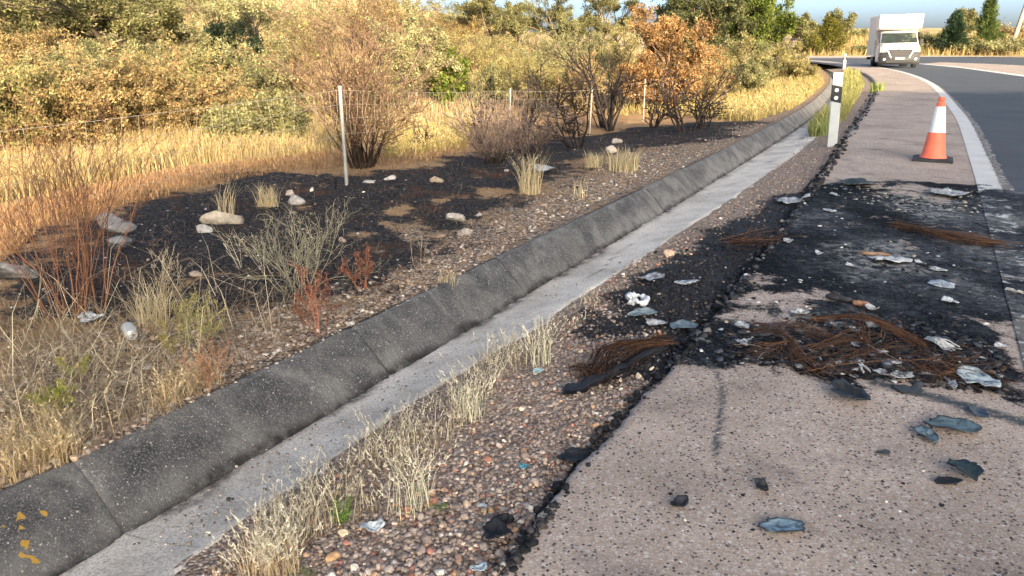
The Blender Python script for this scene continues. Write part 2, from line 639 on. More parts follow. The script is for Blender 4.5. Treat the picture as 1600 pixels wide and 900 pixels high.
def mat_wall():
    m, n, p = mat_new('weathered_dark_channel_concrete'); k = N(n)
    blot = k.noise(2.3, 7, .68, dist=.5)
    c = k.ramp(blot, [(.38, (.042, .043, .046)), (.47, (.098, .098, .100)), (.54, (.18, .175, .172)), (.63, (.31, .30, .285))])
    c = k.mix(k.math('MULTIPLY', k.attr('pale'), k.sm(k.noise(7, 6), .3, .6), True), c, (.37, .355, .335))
    c = k.mix(k.sm(k.noise(120, 8, .85), .52, .60), c, (.25, .24, .235))
    c = k.mix(k.sm(k.noise(60, 5, .75), .50, .70), k.mix(.45, c, (.030, .030, .033)), c)
    for sc_, lo, hi, col in ((130, .90, .94, (.30, .29, .28)), (200, .78, .86, (.22, .215, .21)), (95, .972, .980, (.42, .40, .37))):
        cell = k.voro(sc_, 'F1', 'Color'); dist = k.voro(sc_, 'F1', 'Distance')
        sp = k.node('ShaderNodeSeparateColor'); k.lk(cell, sp.inputs[0])
        c = k.mix(k.math('MULTIPLY', k.sm(sp.outputs[0], lo, hi), k.sm(dist, .5, .3), True), c, col)
    li = k.math('ADD', k.attr('lichen'), k.math('MULTIPLY', k.math('SUBTRACT', k.noise(22, 5), .5), .8))
    c = k.mix(k.sm(li, .45, .55), c, (.42, .25, .045))
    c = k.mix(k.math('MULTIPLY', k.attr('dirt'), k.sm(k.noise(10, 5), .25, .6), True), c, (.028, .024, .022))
    k.lk(c, p.inputs['Base Color']); p.inputs['Roughness'].default_value = .9
    h = k.math('ADD', k.noise(70, 6, .75), k.noise(16, 4))
    k.lk(k.bump(h, .8, .016), p.inputs['Normal'])
    return m


def mat_floor():
    m, n, p = mat_new('pale_channel_mortar'); k = N(n)
    c = k.ramp(k.noise(2.0, 7, .66), [(.40, (.56, .515, .46)), (.5, (.71, .66, .60)), (.60, (.80, .75, .69))])
    c = k.mix(k.sm(k.noise(70, 9, .85), .44, .52), k.mix(.55, c, (.20, .175, .155)), c)
    c = k.mix(k.math('MULTIPLY', k.attr('dirt'), k.sm(k.noise(9, 6, .7), .32, .62), True), c, (.05, .043, .04))
    k.lk(c, p.inputs['Base Color']); p.inputs['Roughness'].default_value = .9
    k.lk(k.bump(k.math('ADD', k.noise(80, 6, .75), k.noise(20, 4)), .8, .014), p.inputs['Normal'])
    return m


def mat_ground():
    m, n, p = mat_new('dry_ground'); k = N(n)
    c = k.ramp(k.noise(.12, 7, .65), [(.3, (.34, .24, .11)), (.5, (.46, .34, .17)), (.7, (.55, .43, .24))])
    c = k.mix(k.sm(k.noise(1.4, 6), .5, .65), c, (.24, .20, .10))
    k.lk(c, p.inputs['Base Color']); p.inputs['Roughness'].default_value = .95
    k.lk(k.bump(k.noise(3, 8, .75), .8, .3), p.inputs['Normal'])
    return m


M['hill'] = mat_hill(); M['verge'] = mat_verge(); M['paving'] = mat_paving(); M['asphalt'] = mat_asphalt()
M['line'] = mat_line(); M['wall'] = mat_wall(); M['floor'] = mat_floor(); M['ground'] = mat_ground()

# ------------------------------------------------------------------ burn and ground-cover fields
def polyG(pts):
    a = np.array(pts, float); x, y, z = G(a[:, 0], a[:, 1]); return np.stack([x, y], 1)


BURN_HILL = polyG([(-60, 500), (0, 420), (70, 350), (200, 318), (330, 285), (430, 268), (540, 272), (640, 258), (740, 238), (870, 214), (1000, 200),
                   (1120, 190), (1185, 190), (1140, 214), (1040, 228), (985, 240), (925, 250), (900, 290), (820, 318), (760, 350), (700, 372), (640, 420), (560, 452), (470, 470),
                   (400, 468), (300, 455), (200, 485), (100, 510), (0, 525)])
SOIL_SPOTS = [(625, 327, .30), (700, 312, .34), (600, 340, .2), (640, 360, .3), (690, 368, .18), (770, 300, .3), (860, 320, .3), (560, 375, .2), (790, 335, .25), (880, 345, .3), (470, 320, .2)]
_sp = [(*G1(a, b)[:2], r * .6) for a, b, r in SOIL_SPOTS]
BURN_ROAD = poly_world([(1262, 293), (1300, 282), (1400, 282), (1540, 290), (1640, 300), (1760, 420), (1700, 560), (1600, 640), (1575, 622), (1500, 615), (1420, 604), (1330, 594), (1200, 576), (1110, 573),
                        (1055, 562), (1035, 575), (900, 590), (880, 578), (950, 530), (890, 505), (930, 455), (985, 405), (1060, 372), (1130, 330), (1200, 292)])
PALE = [poly_world(q) for q in (
    [(1112, 476), (1200, 455), (1310, 462), (1320, 474), (1250, 492), (1180, 506), (1120, 500)],
    [(1528, 505), (1640, 470), (1800, 560), (1640, 625), (1575, 600)],
    [(1330, 287), (1420, 286), (1500, 300), (1520, 325), (1460, 318), (1380, 303)],
    [(940, 500), (1010, 490), (1050, 520), (960, 545), (900, 540)],
    [(1150, 430), (1190, 420), (1230, 430), (1180, 445)])]
ASH = [poly_world(q) for q in (
    [(1380, 300), (1500, 305), (1520, 345), (1440, 350), (1390, 330)],
    [(1290, 380), (1420, 370), (1460, 430), (1330, 440)],
    [(1180, 500), (1330, 480), (1400, 500), (1300, 560), (1200, 550)],
    [(1390, 540), (1500, 540), (1560, 600), (1480, 606), (1380, 590)])]
MARK = poly_world([(1100, 560), (1118, 580), (1127, 602), (1129, 625), (1124, 660), (1117, 712)])
MARK2 = poly_world([(1370, 600), (1440, 616), (1520, 638), (1600, 662), (1700, 690)])


def burn_road(x, y):
    d = sdf(BURN_ROAD, x, y)
    n = fbm(x, y, .45, 5, 11)
    b = sstep(d + n * .5, -.26, .30)
    b = b * (.78 + .55 * fbm(x, y, .9, 4, 12) + .25)
    for q in PALE:
        b = b - .62 * sstep(sdf(q, x, y) + n * .40, -.10, .14)
    return np.clip(b, 0, 1)


def ash_road(x, y):
    r = 0
    for q in ASH:
        r = np.maximum(r, sstep(sdf(q, x, y) + fbm(x, y, .3, 4, 14) * .3, -.1, .2))
    return r * .8


def soot_road(x, y):
    return np.clip(.46 + 1.35 * fbm(x, y * .7, .55, 5, 15) + .55 * fbm(x, y, .12, 4, 16) - .25 * sstep(sdf(FRONT, x, y), -.1, .15), 0, 1)


FRONT = poly_world([(1110, 520), (1300, 498), (1560, 540), (1575, 612), (1330, 590), (1110, 570)])


def mark_road(x, y):
    m1 = 1 - sstep(line_d(MARK, x, y) + fbm(x, y, .05, 3, 17) * .008, .007, .013)
    m2 = 1 - sstep(line_d(MARK2, x, y), .03, .06)
    return np.clip(m1 + m2, 0, 1)


def burn_hill(x, y):
    d = sdf(BURN_HILL, x, y)
    b = sstep(d + fbm(x, y, .8, 5, 21) * 1.3, -.45, .45) * (.86 + .5 * fbm(x, y, .5, 4, 25))
    for sx, sy, r in _sp:
        dd = np.hypot((x - sx), (y - sy) * .55)
        b = b - .60 * (1 - sstep(dd + fbm(x, y, .22, 5, 22) * .45, r * .2, r * 1.2))
    return np.clip(b, 0, 1)


# ------------------------------------------------------------------ ground: one sheet out to the horizon
def spread(a, b, n, p=2.0):
    u = np.linspace(-1, 1, n)
    s = np.sign(u) * np.abs(u) ** p
    return np.where(s < 0, -s * a, s * b)


gx = np.unique(np.concatenate([spread(-900, 900, 90, 3.0), np.arange(-20, 130, 4.0)]))
gy = np.unique(np.concatenate([-np.geomspace(1, 900, 40), np.geomspace(1, 1600, 80), np.arange(96, 200, 2.5)]))
XX, YY = np.meshgrid(gx, gy)
cc, t_ = CT(XX, YY)
left_far = sstep(XX, 30, -60) * sstep(YY, 60, 240)
ZZ = np.where(YY > 96, far_z(XX, YY) - .05, -.6) + left_far * 3.0
ZZ = np.where((XX < 16) & (YY < 150), -.8, ZZ)
ZZ = np.where((YY <= 96), np.minimum(ZZ, -.6), ZZ)
ZZ = ZZ + sstep(np.hypot(XX, YY), 300, 1200) * (8 + 18 * fbm(XX, YY, 260, 3, 6))
me = make_mesh('ground', np.stack([XX, YY, ZZ], -1).reshape(-1, 3), [grid_faces(*XX.shape)], M['ground'], smooth=True)
kind(link('ground', me), 'structure')

# hillside left of the channel, rows along the channel, columns leftwards
cs = np.concatenate([np.arange(-2.5, 14, .075), 14 + np.cumsum(np.geomspace(.07, 2.5, 130))])
cs = cs[cs < 132]
ts = np.concatenate([np.arange(0, 7, .07), 7 + np.cumsum(np.geomspace(.07, 5, 95))])
CC, TT = np.meshgrid(cs, ts, indexing='ij')
X, Y = XY(CC, TT + tT(CC) + .02)
Z = hill_z(X, Y)
bh = burn_hill(X, Y)
Z = Z + fbm(X, Y, .12, 4, 31) * .045 * sstep(TT, .05, .5) * (1 - sstep(Y, 20, 40))
t = TT
lit = np.clip(sstep(t, 5.0, 7.5) + .3, 0, 1)
GOLD = polyG([(0, 225), (200, 222), (400, 205), (535, 195), (560, 215), (540, 238), (400, 252), (200, 280), (0, 330), (-200, 400), (-300, 330)])
lit = np.maximum(lit, sstep(sdf(GOLD, X, Y) + fbm(X, Y, .6, 4, 33) * .5, -.3, .3))
lit = np.clip(lit * (1 - .6 * sstep(fbm(X, Y, 5, 4, 34), .12, .25)), 0, 1)
rub = (1 - sstep(t + fbm(X, Y, .7, 4, 35) * 1.2, .7, 1.5)) * (1 - sstep(CC, 22, 34))
rub = np.maximum(rub, .6 * sstep(fbm(X, Y, .9, 4, 36), .18, .3) * (1 - sstep(t, 3, 5)))
me = make_mesh('hillside', np.stack([X, Y, Z], -1).reshape(-1, 3), [grid_faces(*X.shape)], M['hill'],
               attrs=dict(burn=bh, litter=lit, rubble=rub), smooth=True)
kind(link('hillside', me), 'structure')

# unseen ridge added behind the viewpoint, crest shaped to cast the road's evening shade
def shade_ridge():
    cx = np.array([-200, 0, 8, 11, 11.8, 12.3, 13.8, 15.3, 17.4, 18.4, 23.3, 27.4, 33.9, 39.2, 60, 200.])
    cz = np.array([6, 7, 9, 12.6, 13.8, 14.7, 15.8, 15.9, 16.1, 17.2, 17.1, 18.0, 19.7, 19.7, 21, 22.])
    xs = np.unique(np.concatenate([np.arange(-30, 70, .4), np.linspace(-200, 200, 60)]))
    cr = np.interp(xs, cx, cz) + fbm(xs, xs * 0, 2.2, 5, 41) * .45 + fbm(xs, xs * 0, .6, 3, 42) * .2
    prof = [(-14, 0), (-20, .10), (-32, .42), (-44, .80), (-52, .97), (-55, 1.0), (-58, .97), (-66, .9), (-90, .92), (-140, .97), (-220, 1.0)]
    V = np.array([[(x, y, -.62 + (z + .62) * k if k else -.62) for y, k in prof] for x, z in zip(xs, cr)])
    me = make_mesh('shade_ridge', V.reshape(-1, 3), [grid_faces(len(xs), len(prof))], M['ground'], smooth=True)
    kind(link('shade_ridge', me), 'structure')


shade_ridge()

# ------------------------------------------------------------------ verge between channel and paving
def verge():
    cs = np.concatenate([np.arange(-2.0, 16, .035), 16 + np.cumsum(np.geomspace(.05, 1.5, 100))])
    cs = cs[cs < 110]
    u = np.linspace(-.06, 1.0, 46)
    CC, UU = np.meshgrid(cs, u, indexing='ij')
    e, f = tE(CC), tF(CC)
    TT = e + (f - e) * UU
    Z = verge_z(CC, TT) - .05 * (1 - sstep(UU, 0, .10)) * 0.6 + fbm(CC, TT, .09, 3, 51) * .018
    X, Y = XY(CC, TT)
    me = make_mesh('verge', np.stack([X, Y, Z], -1).reshape(-1, 3), [grid_faces(*X.shape)], M['verge'],
                   attrs=dict(burn=burn_road(X, Y)), smooth=True)
    kind(link('verge', me), 'structure')


verge()

# ------------------------------------------------------------------ concrete drainage channel, slab by slab
def channel():
    root = thing('drainage_channel', 'long concrete drainage channel with dark sloping wall and pale floor beside the verge', 'drainage channel')
    edges = [-1.9] + [-.08 + 1.74 * k for k in range(27)]
    lichen = [(*[float(v) for v in U(a, b, -.08)], r) for a, b, r in ((34, 825, .020), (38, 840, .022), (5, 840, .012), (72, 810, .014), (46, 848, .016), (172, 728, .012), (155, 770, .008), (30, 850, .014), (31, 833, .018))]
    g = np.random.default_rng(5)
    for i in range(len(edges) - 1):
        c0, c1 = edges[i] + .0013, edges[i + 1] - .0013
        step = .022 if c0 < 9 else (.05 if c0 < 18 else .15)
        n = max(3, int((c1 - c0) / step))
        cs = np.linspace(c0, c1, n)
        off = g.normal(0, .0018); dz = g.normal(0, .0015)
        # wall: cross-section from buried back, over the rounded top, down to the foot
        a = np.concatenate([[-.22, -.12, -.05, 0.0], np.linspace(.04, 1.04, 22 if c0 < 9 else 12)])
        CC, AA = np.meshgrid(cs, a, indexing='ij')
        tt, tj = tT(CC), tJ(CC)
        TT = tt + (tj - tt) * AA + off
        s = np.clip(AA, 0, 1)
        Z = .042 - .262 * (s ** 1.18) + dz
        Z = Z - .02 * np.clip(-AA, 0, 1) / .12 - np.where(AA < -.1, .10, 0) - .012 * (1 - sstep(np.abs(AA), 0, .08))
        Z = Z + fbm(CC, TT, .30, 3, 61) * .012 + fbm(CC, TT, .05, 3, 62) * .006 * (c0 < 10)
        Z = Z - .008 * (1 - sstep(np.minimum(CC - c0, c1 - CC), 0, .02))
        X, Y = XY(CC, TT)
        le = np.zeros_like(X)
        for lx, ly, r in lichen:
            le = np.maximum(le, 1 - sstep(np.hypot(X - lx, (Y - ly) * .8), r * .2, r * 1.0))
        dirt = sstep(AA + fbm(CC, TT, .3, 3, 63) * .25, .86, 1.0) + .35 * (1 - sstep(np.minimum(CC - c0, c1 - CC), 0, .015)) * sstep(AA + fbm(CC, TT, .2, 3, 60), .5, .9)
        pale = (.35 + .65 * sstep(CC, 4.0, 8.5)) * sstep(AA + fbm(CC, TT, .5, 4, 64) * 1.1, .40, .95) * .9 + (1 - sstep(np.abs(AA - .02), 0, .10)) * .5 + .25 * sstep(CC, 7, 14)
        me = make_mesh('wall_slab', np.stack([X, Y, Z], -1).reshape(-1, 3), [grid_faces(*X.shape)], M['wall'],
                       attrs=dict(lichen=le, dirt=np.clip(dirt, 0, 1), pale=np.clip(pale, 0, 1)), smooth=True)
        link('wall_slab', me, root)
        # floor
        a = np.linspace(-.08, 1.06, 18 if c0 < 9 else 8)
        CC, AA = np.meshgrid(cs, a, indexing='ij')
        tj, tf = tJ(CC), tF(CC)
        wob = fbm(CC, CC * 0, .4, 5, 65) * .2
        TT = tj + (tf + wob * AA - tj) * AA
        Z = -.222 + .085 * np.clip(AA, 0, 1) ** 1.3 - .03 * np.clip(AA - 1, 0, 1) / .06 + fbm(CC, TT, .2, 4, 66) * .014 + fbm(CC, TT, .04, 3, 67) * .006 * (c0 < 10)
        X, Y = XY(CC, TT)
        dirt = (1 - sstep(AA + fbm(CC, TT, .35, 4, 68) * .35, -.02, .16)) + .7 * (1 - sstep(np.abs(AA - .45 - fbm(CC, CC * 0, .8, 3, 69) * .5), 0, .035)) * sstep(fbm(CC, CC * 0, 1.3, 3, 70), -.05, .1)
        dirt = dirt + .8 * sstep(burn_road(X, Y), .3, .7) * sstep(AA, .5, .9)
        me = make_mesh('floor_slab', np.stack([X, Y, Z], -1).reshape(-1, 3), [grid_faces(*X.shape)], M['floor'],
                       attrs=dict(dirt=np.clip(dirt, 0, 1)), smooth=True)
        link('floor_slab', me, root)


channel()

# ------------------------------------------------------------------ paved shoulder in slabs, road, lines
def paved():
    root = bpy.data.objects.new('shoulder', None); COL.objects.link(root); kind(root, 'structure')
    joints = [-2.5]
    for py in (209, 172.5, 160, 152, 143, 134, 126, 119, 112):
        x, y = U(1395, py); joints.append(float(CT(x, y)[0]))
    joints += [50, 58, 66, 76, 90, 108]
    joints = sorted(joints)
    for i in range(len(joints) - 1):
        c0, c1 = joints[i] + .012, joints[i + 1] - .012
        if c0 < 0:
            cs = np.concatenate([np.arange(c0, 11, .034), np.linspace(11, c1, 60)])
            nu = 100
        else:
            cs = np.linspace(c0, c1, max(4, int((c1 - c0) / .12)) if c0 < 40 else 12); nu = 24
        u = np.linspace(0, 1, nu)
        CC, UU = np.meshgrid(cs, u, indexing='ij')
        jag = fbm(CC, CC * 0, .35, 5, 71) * .10 + fbm(CC, CC * 0, .06, 3, 72) * .05
        e = tE(CC) + jag
        l = tL(CC) - .10
        TT = e + (l - e) * UU
        Z = np.zeros_like(TT) + .004
        edge = sstep(TT, e - .03, e)            # rounded, crumbling left edge
        Z = Z - .012 * edge + fbm(CC, TT, .5, 3, 73) * .006 * (UU > .02) * (UU < .98)
        X, Y = XY(CC, TT)
        # skirt down the broken left edge
        Xs, Ys = XY(CC[:, :1], TT[:, :1] + .004)
        X = np.hstack([Xs, X]); Y = np.hstack([Ys, Y]); Z = np.hstack([np.full((len(cs), 1), -.13), Z])
        me = make_mesh('slab', np.stack([X, Y, Z], -1).reshape(-1, 3), [grid_faces(*X.shape)], M['paving'],
                       attrs=dict(burn=burn_road(X, Y), ash=ash_road(X, Y), mark=mark_road(X, Y), soot=soot_road(X, Y)), smooth=False)
        me.polygons.foreach_set('use_smooth', np.ones(len(me.polygons), bool))
        link('slab', me, root)

    # carriageway asphalt (left boundary under the shoulder's right edge)
    cs = np.concatenate([np.arange(-2.5, 16, .08), np.arange(16, 108, .8)])
    q = np.concatenate([np.arange(0, 4, .08), 4 + np.cumsum(np.geomspace(.1, 8, 40))])
    CC, QQ = np.meshgrid(cs, q, indexing='ij')
    X, Y = XY(CC, tL(CC) + .05 - QQ)
    X2, Y2 = X, np.minimum(Y, 100.2 + 0 * Y)
    Z = np.full_like(X, -.006)
    me = make_mesh('road', np.stack([X2, Y2, Z], -1).reshape(-1, 3), [grid_faces(*X.shape)], M['asphalt'],
                   attrs=dict(burn=burn_road(X, Y) * .9, ash=ash_road(X, Y), mark=mark_road(X, Y) * 0, soot=soot_road(X, Y)), smooth=True)
    kind(link('road', me), 'structure')

    def strip(name, c0, c1, tfn, w0, z, step, mat=M['line'], wear=.35):
        cs = np.arange(c0, c1, step)
        u = np.linspace(-.5, .5, 9)
        CC, UU = np.meshgrid(cs, u, indexing='ij')
        X, Y = XY(CC, tfn(CC) + UU * w0 + fbm(CC, CC * 0, .3, 3, 81) * .01)
        wr = wear + .35 * sstep(np.abs(UU), .3, .5) * (UU < 0) + .35 * (1 - sstep(CC, 5, 10))
        me = make_mesh(name, np.stack([X, Y, np.full_like(X, z)], -1).reshape(-1, 3), [grid_faces(*X.shape)], mat,
                       attrs=dict(wear=wr, burn=burn_road(X, Y) * .70, ash=ash_road(X, Y) * 0, mark=X * 0, soot=soot_road(X, Y)), smooth=True)
        return kind(link(name, me), 'structure')

    strip('edge_line', -2, 106, lambda c: tL(c) - .03, .26, .0092, .06, wear=.30)
    # pale crumbled rim of the paving between the line and the asphalt
    cs = np.arange(-2, 60, .05)
    g = fbm(cs, cs * 0, .25, 4, 83) * .12 + fbm(cs, cs * 0, 1.5, 3, 84) * .1
    CC, UU = np.meshgrid(cs, np.linspace(0, 1, 6), indexing='ij')
    X, Y = XY(CC, tL(CC) - .09 - UU * (.16 + g[:, None]) * (1 - .5 * sstep(CC, 20, 45)))
    me = make_mesh('paving_rim', np.stack([X, Y, np.full_like(X, .001)], -1).reshape(-1, 3), [grid_faces(*X.shape)], M['line'],
                   attrs=dict(wear=X * 0 + .62, burn=burn_road(X, Y) * .8, ash=X * 0, mark=X * 0, soot=soot_road(X, Y)), smooth=True)
    kind(link('paving_rim', me), 'structure')

    # far side: edge line, pink hard shoulder, second carriageway beyond
    def area(name, px, z, mat):
        P = poly_world(px)
        me = bpy.data.meshes.new(name)
        me.from_pydata([(float(a), float(b), z) for a, b in P], [], [tuple(range(len(P)))])
        for k in ('burn', 'ash', 'mark', 'soot'):
            me.attributes.new(k, 'FLOAT', 'POINT')
        a = me.attributes.new('wear', 'FLOAT', 'POINT')
        a.data.foreach_set('value', np.full(len(P), .3, np.float32))
        me.materials.append(mat)
        return kind(link(name, me), 'structure')

    area('paved_island', [(1800, 146), (1600, 117.5), (1500, 104.8), (1440, 99.6), (1470, 97.3), (1540, 99.5), (1600, 102.5), (1800, 112)], .001, M['paving'])
    area('edge_line', [(1800, 148.5), (1600, 120), (1500, 106), (1436, 100), (1436, 99.2), (1500, 104.6), (1600, 117.2), (1800, 145.5)], .006, M['line'])
    area('edge_line', [(1200, 88.5), (1900, 88.5), (1900, 87.9), (1200, 87.9)], .003, M['line'])
    area('far_shoulder', [(1180, 91.0), (1300, 90.8), (1372, 90.5), (1372, 88.2), (1200, 88.2)], .001, M['paving'])


paved()

# ------------------------------------------------------------------ vegetation generator
def unit(v): return v / (np.linalg.norm(v, axis=-1, keepdims=True) + 1e-9)


def grow(g, p, d, L, r, n, wob, up, taper=.35):
    """random-walk branches -> (k,n,3) points, (k,n) radii"""
    k = len(p)
    P = np.zeros((k, n, 3)); P[:, 0] = p
    d = unit(d)
    for i in range(1, n):
        d = unit(d + g.normal(0, wob, (k, 3)) + np.array([0, 0, up]))
        P[:, i] = P[:, i - 1] + d * (L / (n - 1))[:, None]
    Rr = r[:, None] * np.linspace(1, taper, n)[None]
    return P, Rr


def kids(g, P, Rr, m, lo, hi, ang, ratio, L):
    k, n, _ = P.shape
    t = (lo + (hi - lo) * ((np.arange(m)[None] + g.random((k, m))) / m)) * (n - 1)
    i = np.minimum(t.astype(int), n - 2); f = (t - i)[..., None]
    r = np.arange(k)[:, None]
    a, b = P[r, i], P[r, i + 1]
    p = a + (b - a) * f
    T = unit(b - a)
    q = unit(np.cross(T, g.normal(0, 1, (k, m, 3))))
    th = ang * (.6 + .8 * g.random((k, m)))
    d = T * np.cos(th)[..., None] + q * np.sin(th)[..., None]
    rr = Rr[r, i] * .62
    Ln = L[:, None] * ratio * (.6 + .7 * g.random((k, m))) * (1.15 - .5 * t / (n - 1))
    return p.reshape(-1, 3), d.reshape(-1, 3), Ln.reshape(-1), rr.reshape(-1)


def leaf_quads(g, C, Dr, ln, wd, pal, jit=.25, tone=None):
    """C (n,3) leaf centres, Dr (n,3) long axes"""
    n = len(C)
    Dr = unit(Dr)
    S = unit(np.cross(Dr, g.normal(0, 1, (n, 3))))
    l = (ln * (.6 + .8 * g.random(n)))[:, None]; w_ = (wd * (.6 + .8 * g.random(n)))[:, None]
    V = np.stack([C - Dr * l * .5 - S * w_ * .42, C - Dr * l * .28 + S * w_ * .58, C + Dr * l * .55], 1).reshape(-1, 3)
    F = np.arange(n * 3).reshape(n, 3)
    pal = np.array(pal)
    c = pal[g.integers(0, len(pal), n)] * (1 + g.normal(0, jit * .7, (n, 1))).clip(.4, 1.8)
    if tone is not None: c = c * tone[:, None]
    return V, F, np.repeat(c, 3, 0)


KINDS = {
    # stems, lean, levels [(children, lo, hi, angle, ratio, npts, wobble, up)], leaf count, length, width, palette, bark
    'dry':    dict(stems=16, lean=.5, lv=[(7, .25, 1, .7, .45), (5, .2, 1, .8, .5)], leaves=12000, ll=.042, lw=.026, pal=[(.42, .30, .135), (.48, .36, .17), (.36, .28, .125), (.34, .31, .14), (.47, .31, .14)], bark=(.20, .14, .09)),
    'sage':   dict(stems=12, lean=.55, lv=[(6, .3, 1, .7, .5), (5, .2, 1, .8, .5)], leaves=11000, ll=.06, lw=.028, pal=[(.25, .25, .11), (.32, .31, .15), (.19, .20, .085), (.38, .34, .17)], bark=(.16, .13, .09)),
    'yellow': dict(stems=14, lean=.5, lv=[(6, .25, 1, .6, .5), (5, .2, 1, .7, .5)], leaves=11000, ll=.06, lw=.026, pal=[(.36, .32, .13), (.42, .37, .16), (.29, .28, .11), (.43, .35, .16)], bark=(.18, .13, .07)),
    'olive':  dict(tree=True, lv=[(5, .3, 1, .75, .62), (5, .25, 1, .7, .55), (5, .2, 1, .8, .5)], leaves=16000, ll=.10, lw=.040, pal=[(.20, .20, .085), (.26, .25, .11), (.14, .15, .06), (.31, .28, .13)], bark=(.15, .12, .085)),
    'silver': dict(tree=True, lv=[(6, .2, 1, .7, .6), (5, .25, 1, .7, .55), (5, .2, 1, .8, .5)], leaves=17000, ll=.075, lw=.030, pal=[(.36, .35, .18), (.43, .40, .21), (.27, .27, .13)], bark=(.16, .13, .10)),
    'dark':   dict(stems=12, lean=.5, lv=[(6, .15, 1, .7, .5), (5, .2, 1, .8, .5)], leaves=12000, ll=.06, lw=.034, pal=[(.035, .055, .03), (.05, .075, .04), (.025, .04, .024)], bark=(.10, .08, .06)),
    'holm':   dict(tree=True, lv=[(6, .2, 1, .7, .6), (5, .25, 1, .7, .55), (5, .2, 1, .8, .5)], leaves=18000, ll=.13, lw=.07, pal=[(.10, .115, .045), (.14, .15, .06), (.075, .09, .036), (.19, .18, .08)], bark=(.12, .09, .07)),
    'green':  dict(tree=True, lv=[(6, .15, 1, .6, .55), (5, .25, 1, .7, .55), (5, .2, 1, .8, .5)], leaves=18000, ll=.14, lw=.075, pal=[(.15, .21, .035), (.20, .26, .05), (.11, .16, .03), (.26, .29, .06)], bark=(.14, .10, .07)),
    'rust':   dict(tree=True, lv=[(6, .2, 1, .7, .6), (5, .25, 1, .7, .55), (5, .2, 1, .8, .5)], leaves=17000, ll=.085, lw=.045, pal=[(.48, .26, .10), (.56, .34, .15), (.40, .20, .075), (.55, .38, .19), (.30, .22, .10)], bark=(.16, .10, .07)),
    'bare':   dict(stems=24, lean=.32, lv=[(7, .2, 1, .5, .45), (6, .2, 1, .6, .5)], leaves=5000, ll=.024, lw=.015, pal=[(.33, .21, .11), (.40, .27, .14), (.27, .18, .10)], bark=(.145, .095, .066)),
    'purple': dict(stems=40, lean=.85, lv=[(4, .3, 1, .5, .5), (3, .3, 1, .6, .5)], leaves=0, ll=.02, lw=.012, pal=[(.2, .1, .08)], bark=(.17, .125, .105)),
    'char':   dict(stems=9, lean=.5, lv=[(4, .25, 1, .6, .45), (4, .2, 1, .7, .5)], leaves=0, ll=.02, lw=.012, pal=[(.05, .04, .04)], bark=(.028, .022, .021)),
    'conifer': dict(conifer=True, leaves=20000, ll=.30, lw=.09, pal=[(.045, .085, .045), (.06, .11, .05), (.035, .065, .035)], bark=(.12, .09, .07)),
    'pine':   dict(conifer=True, leaves=20000, ll=.30, lw=.10, pal=[(.12, .17, .045), (.16, .21, .06), (.09, .13, .04)], bark=(.14, .10, .07)),
    'cypress': dict(conifer=True, leaves=16000, ll=.26, lw=.10, pal=[(.26, .25, .045), (.33, .30, .06), (.19, .20, .04)], bark=(.14, .10, .07)),
}


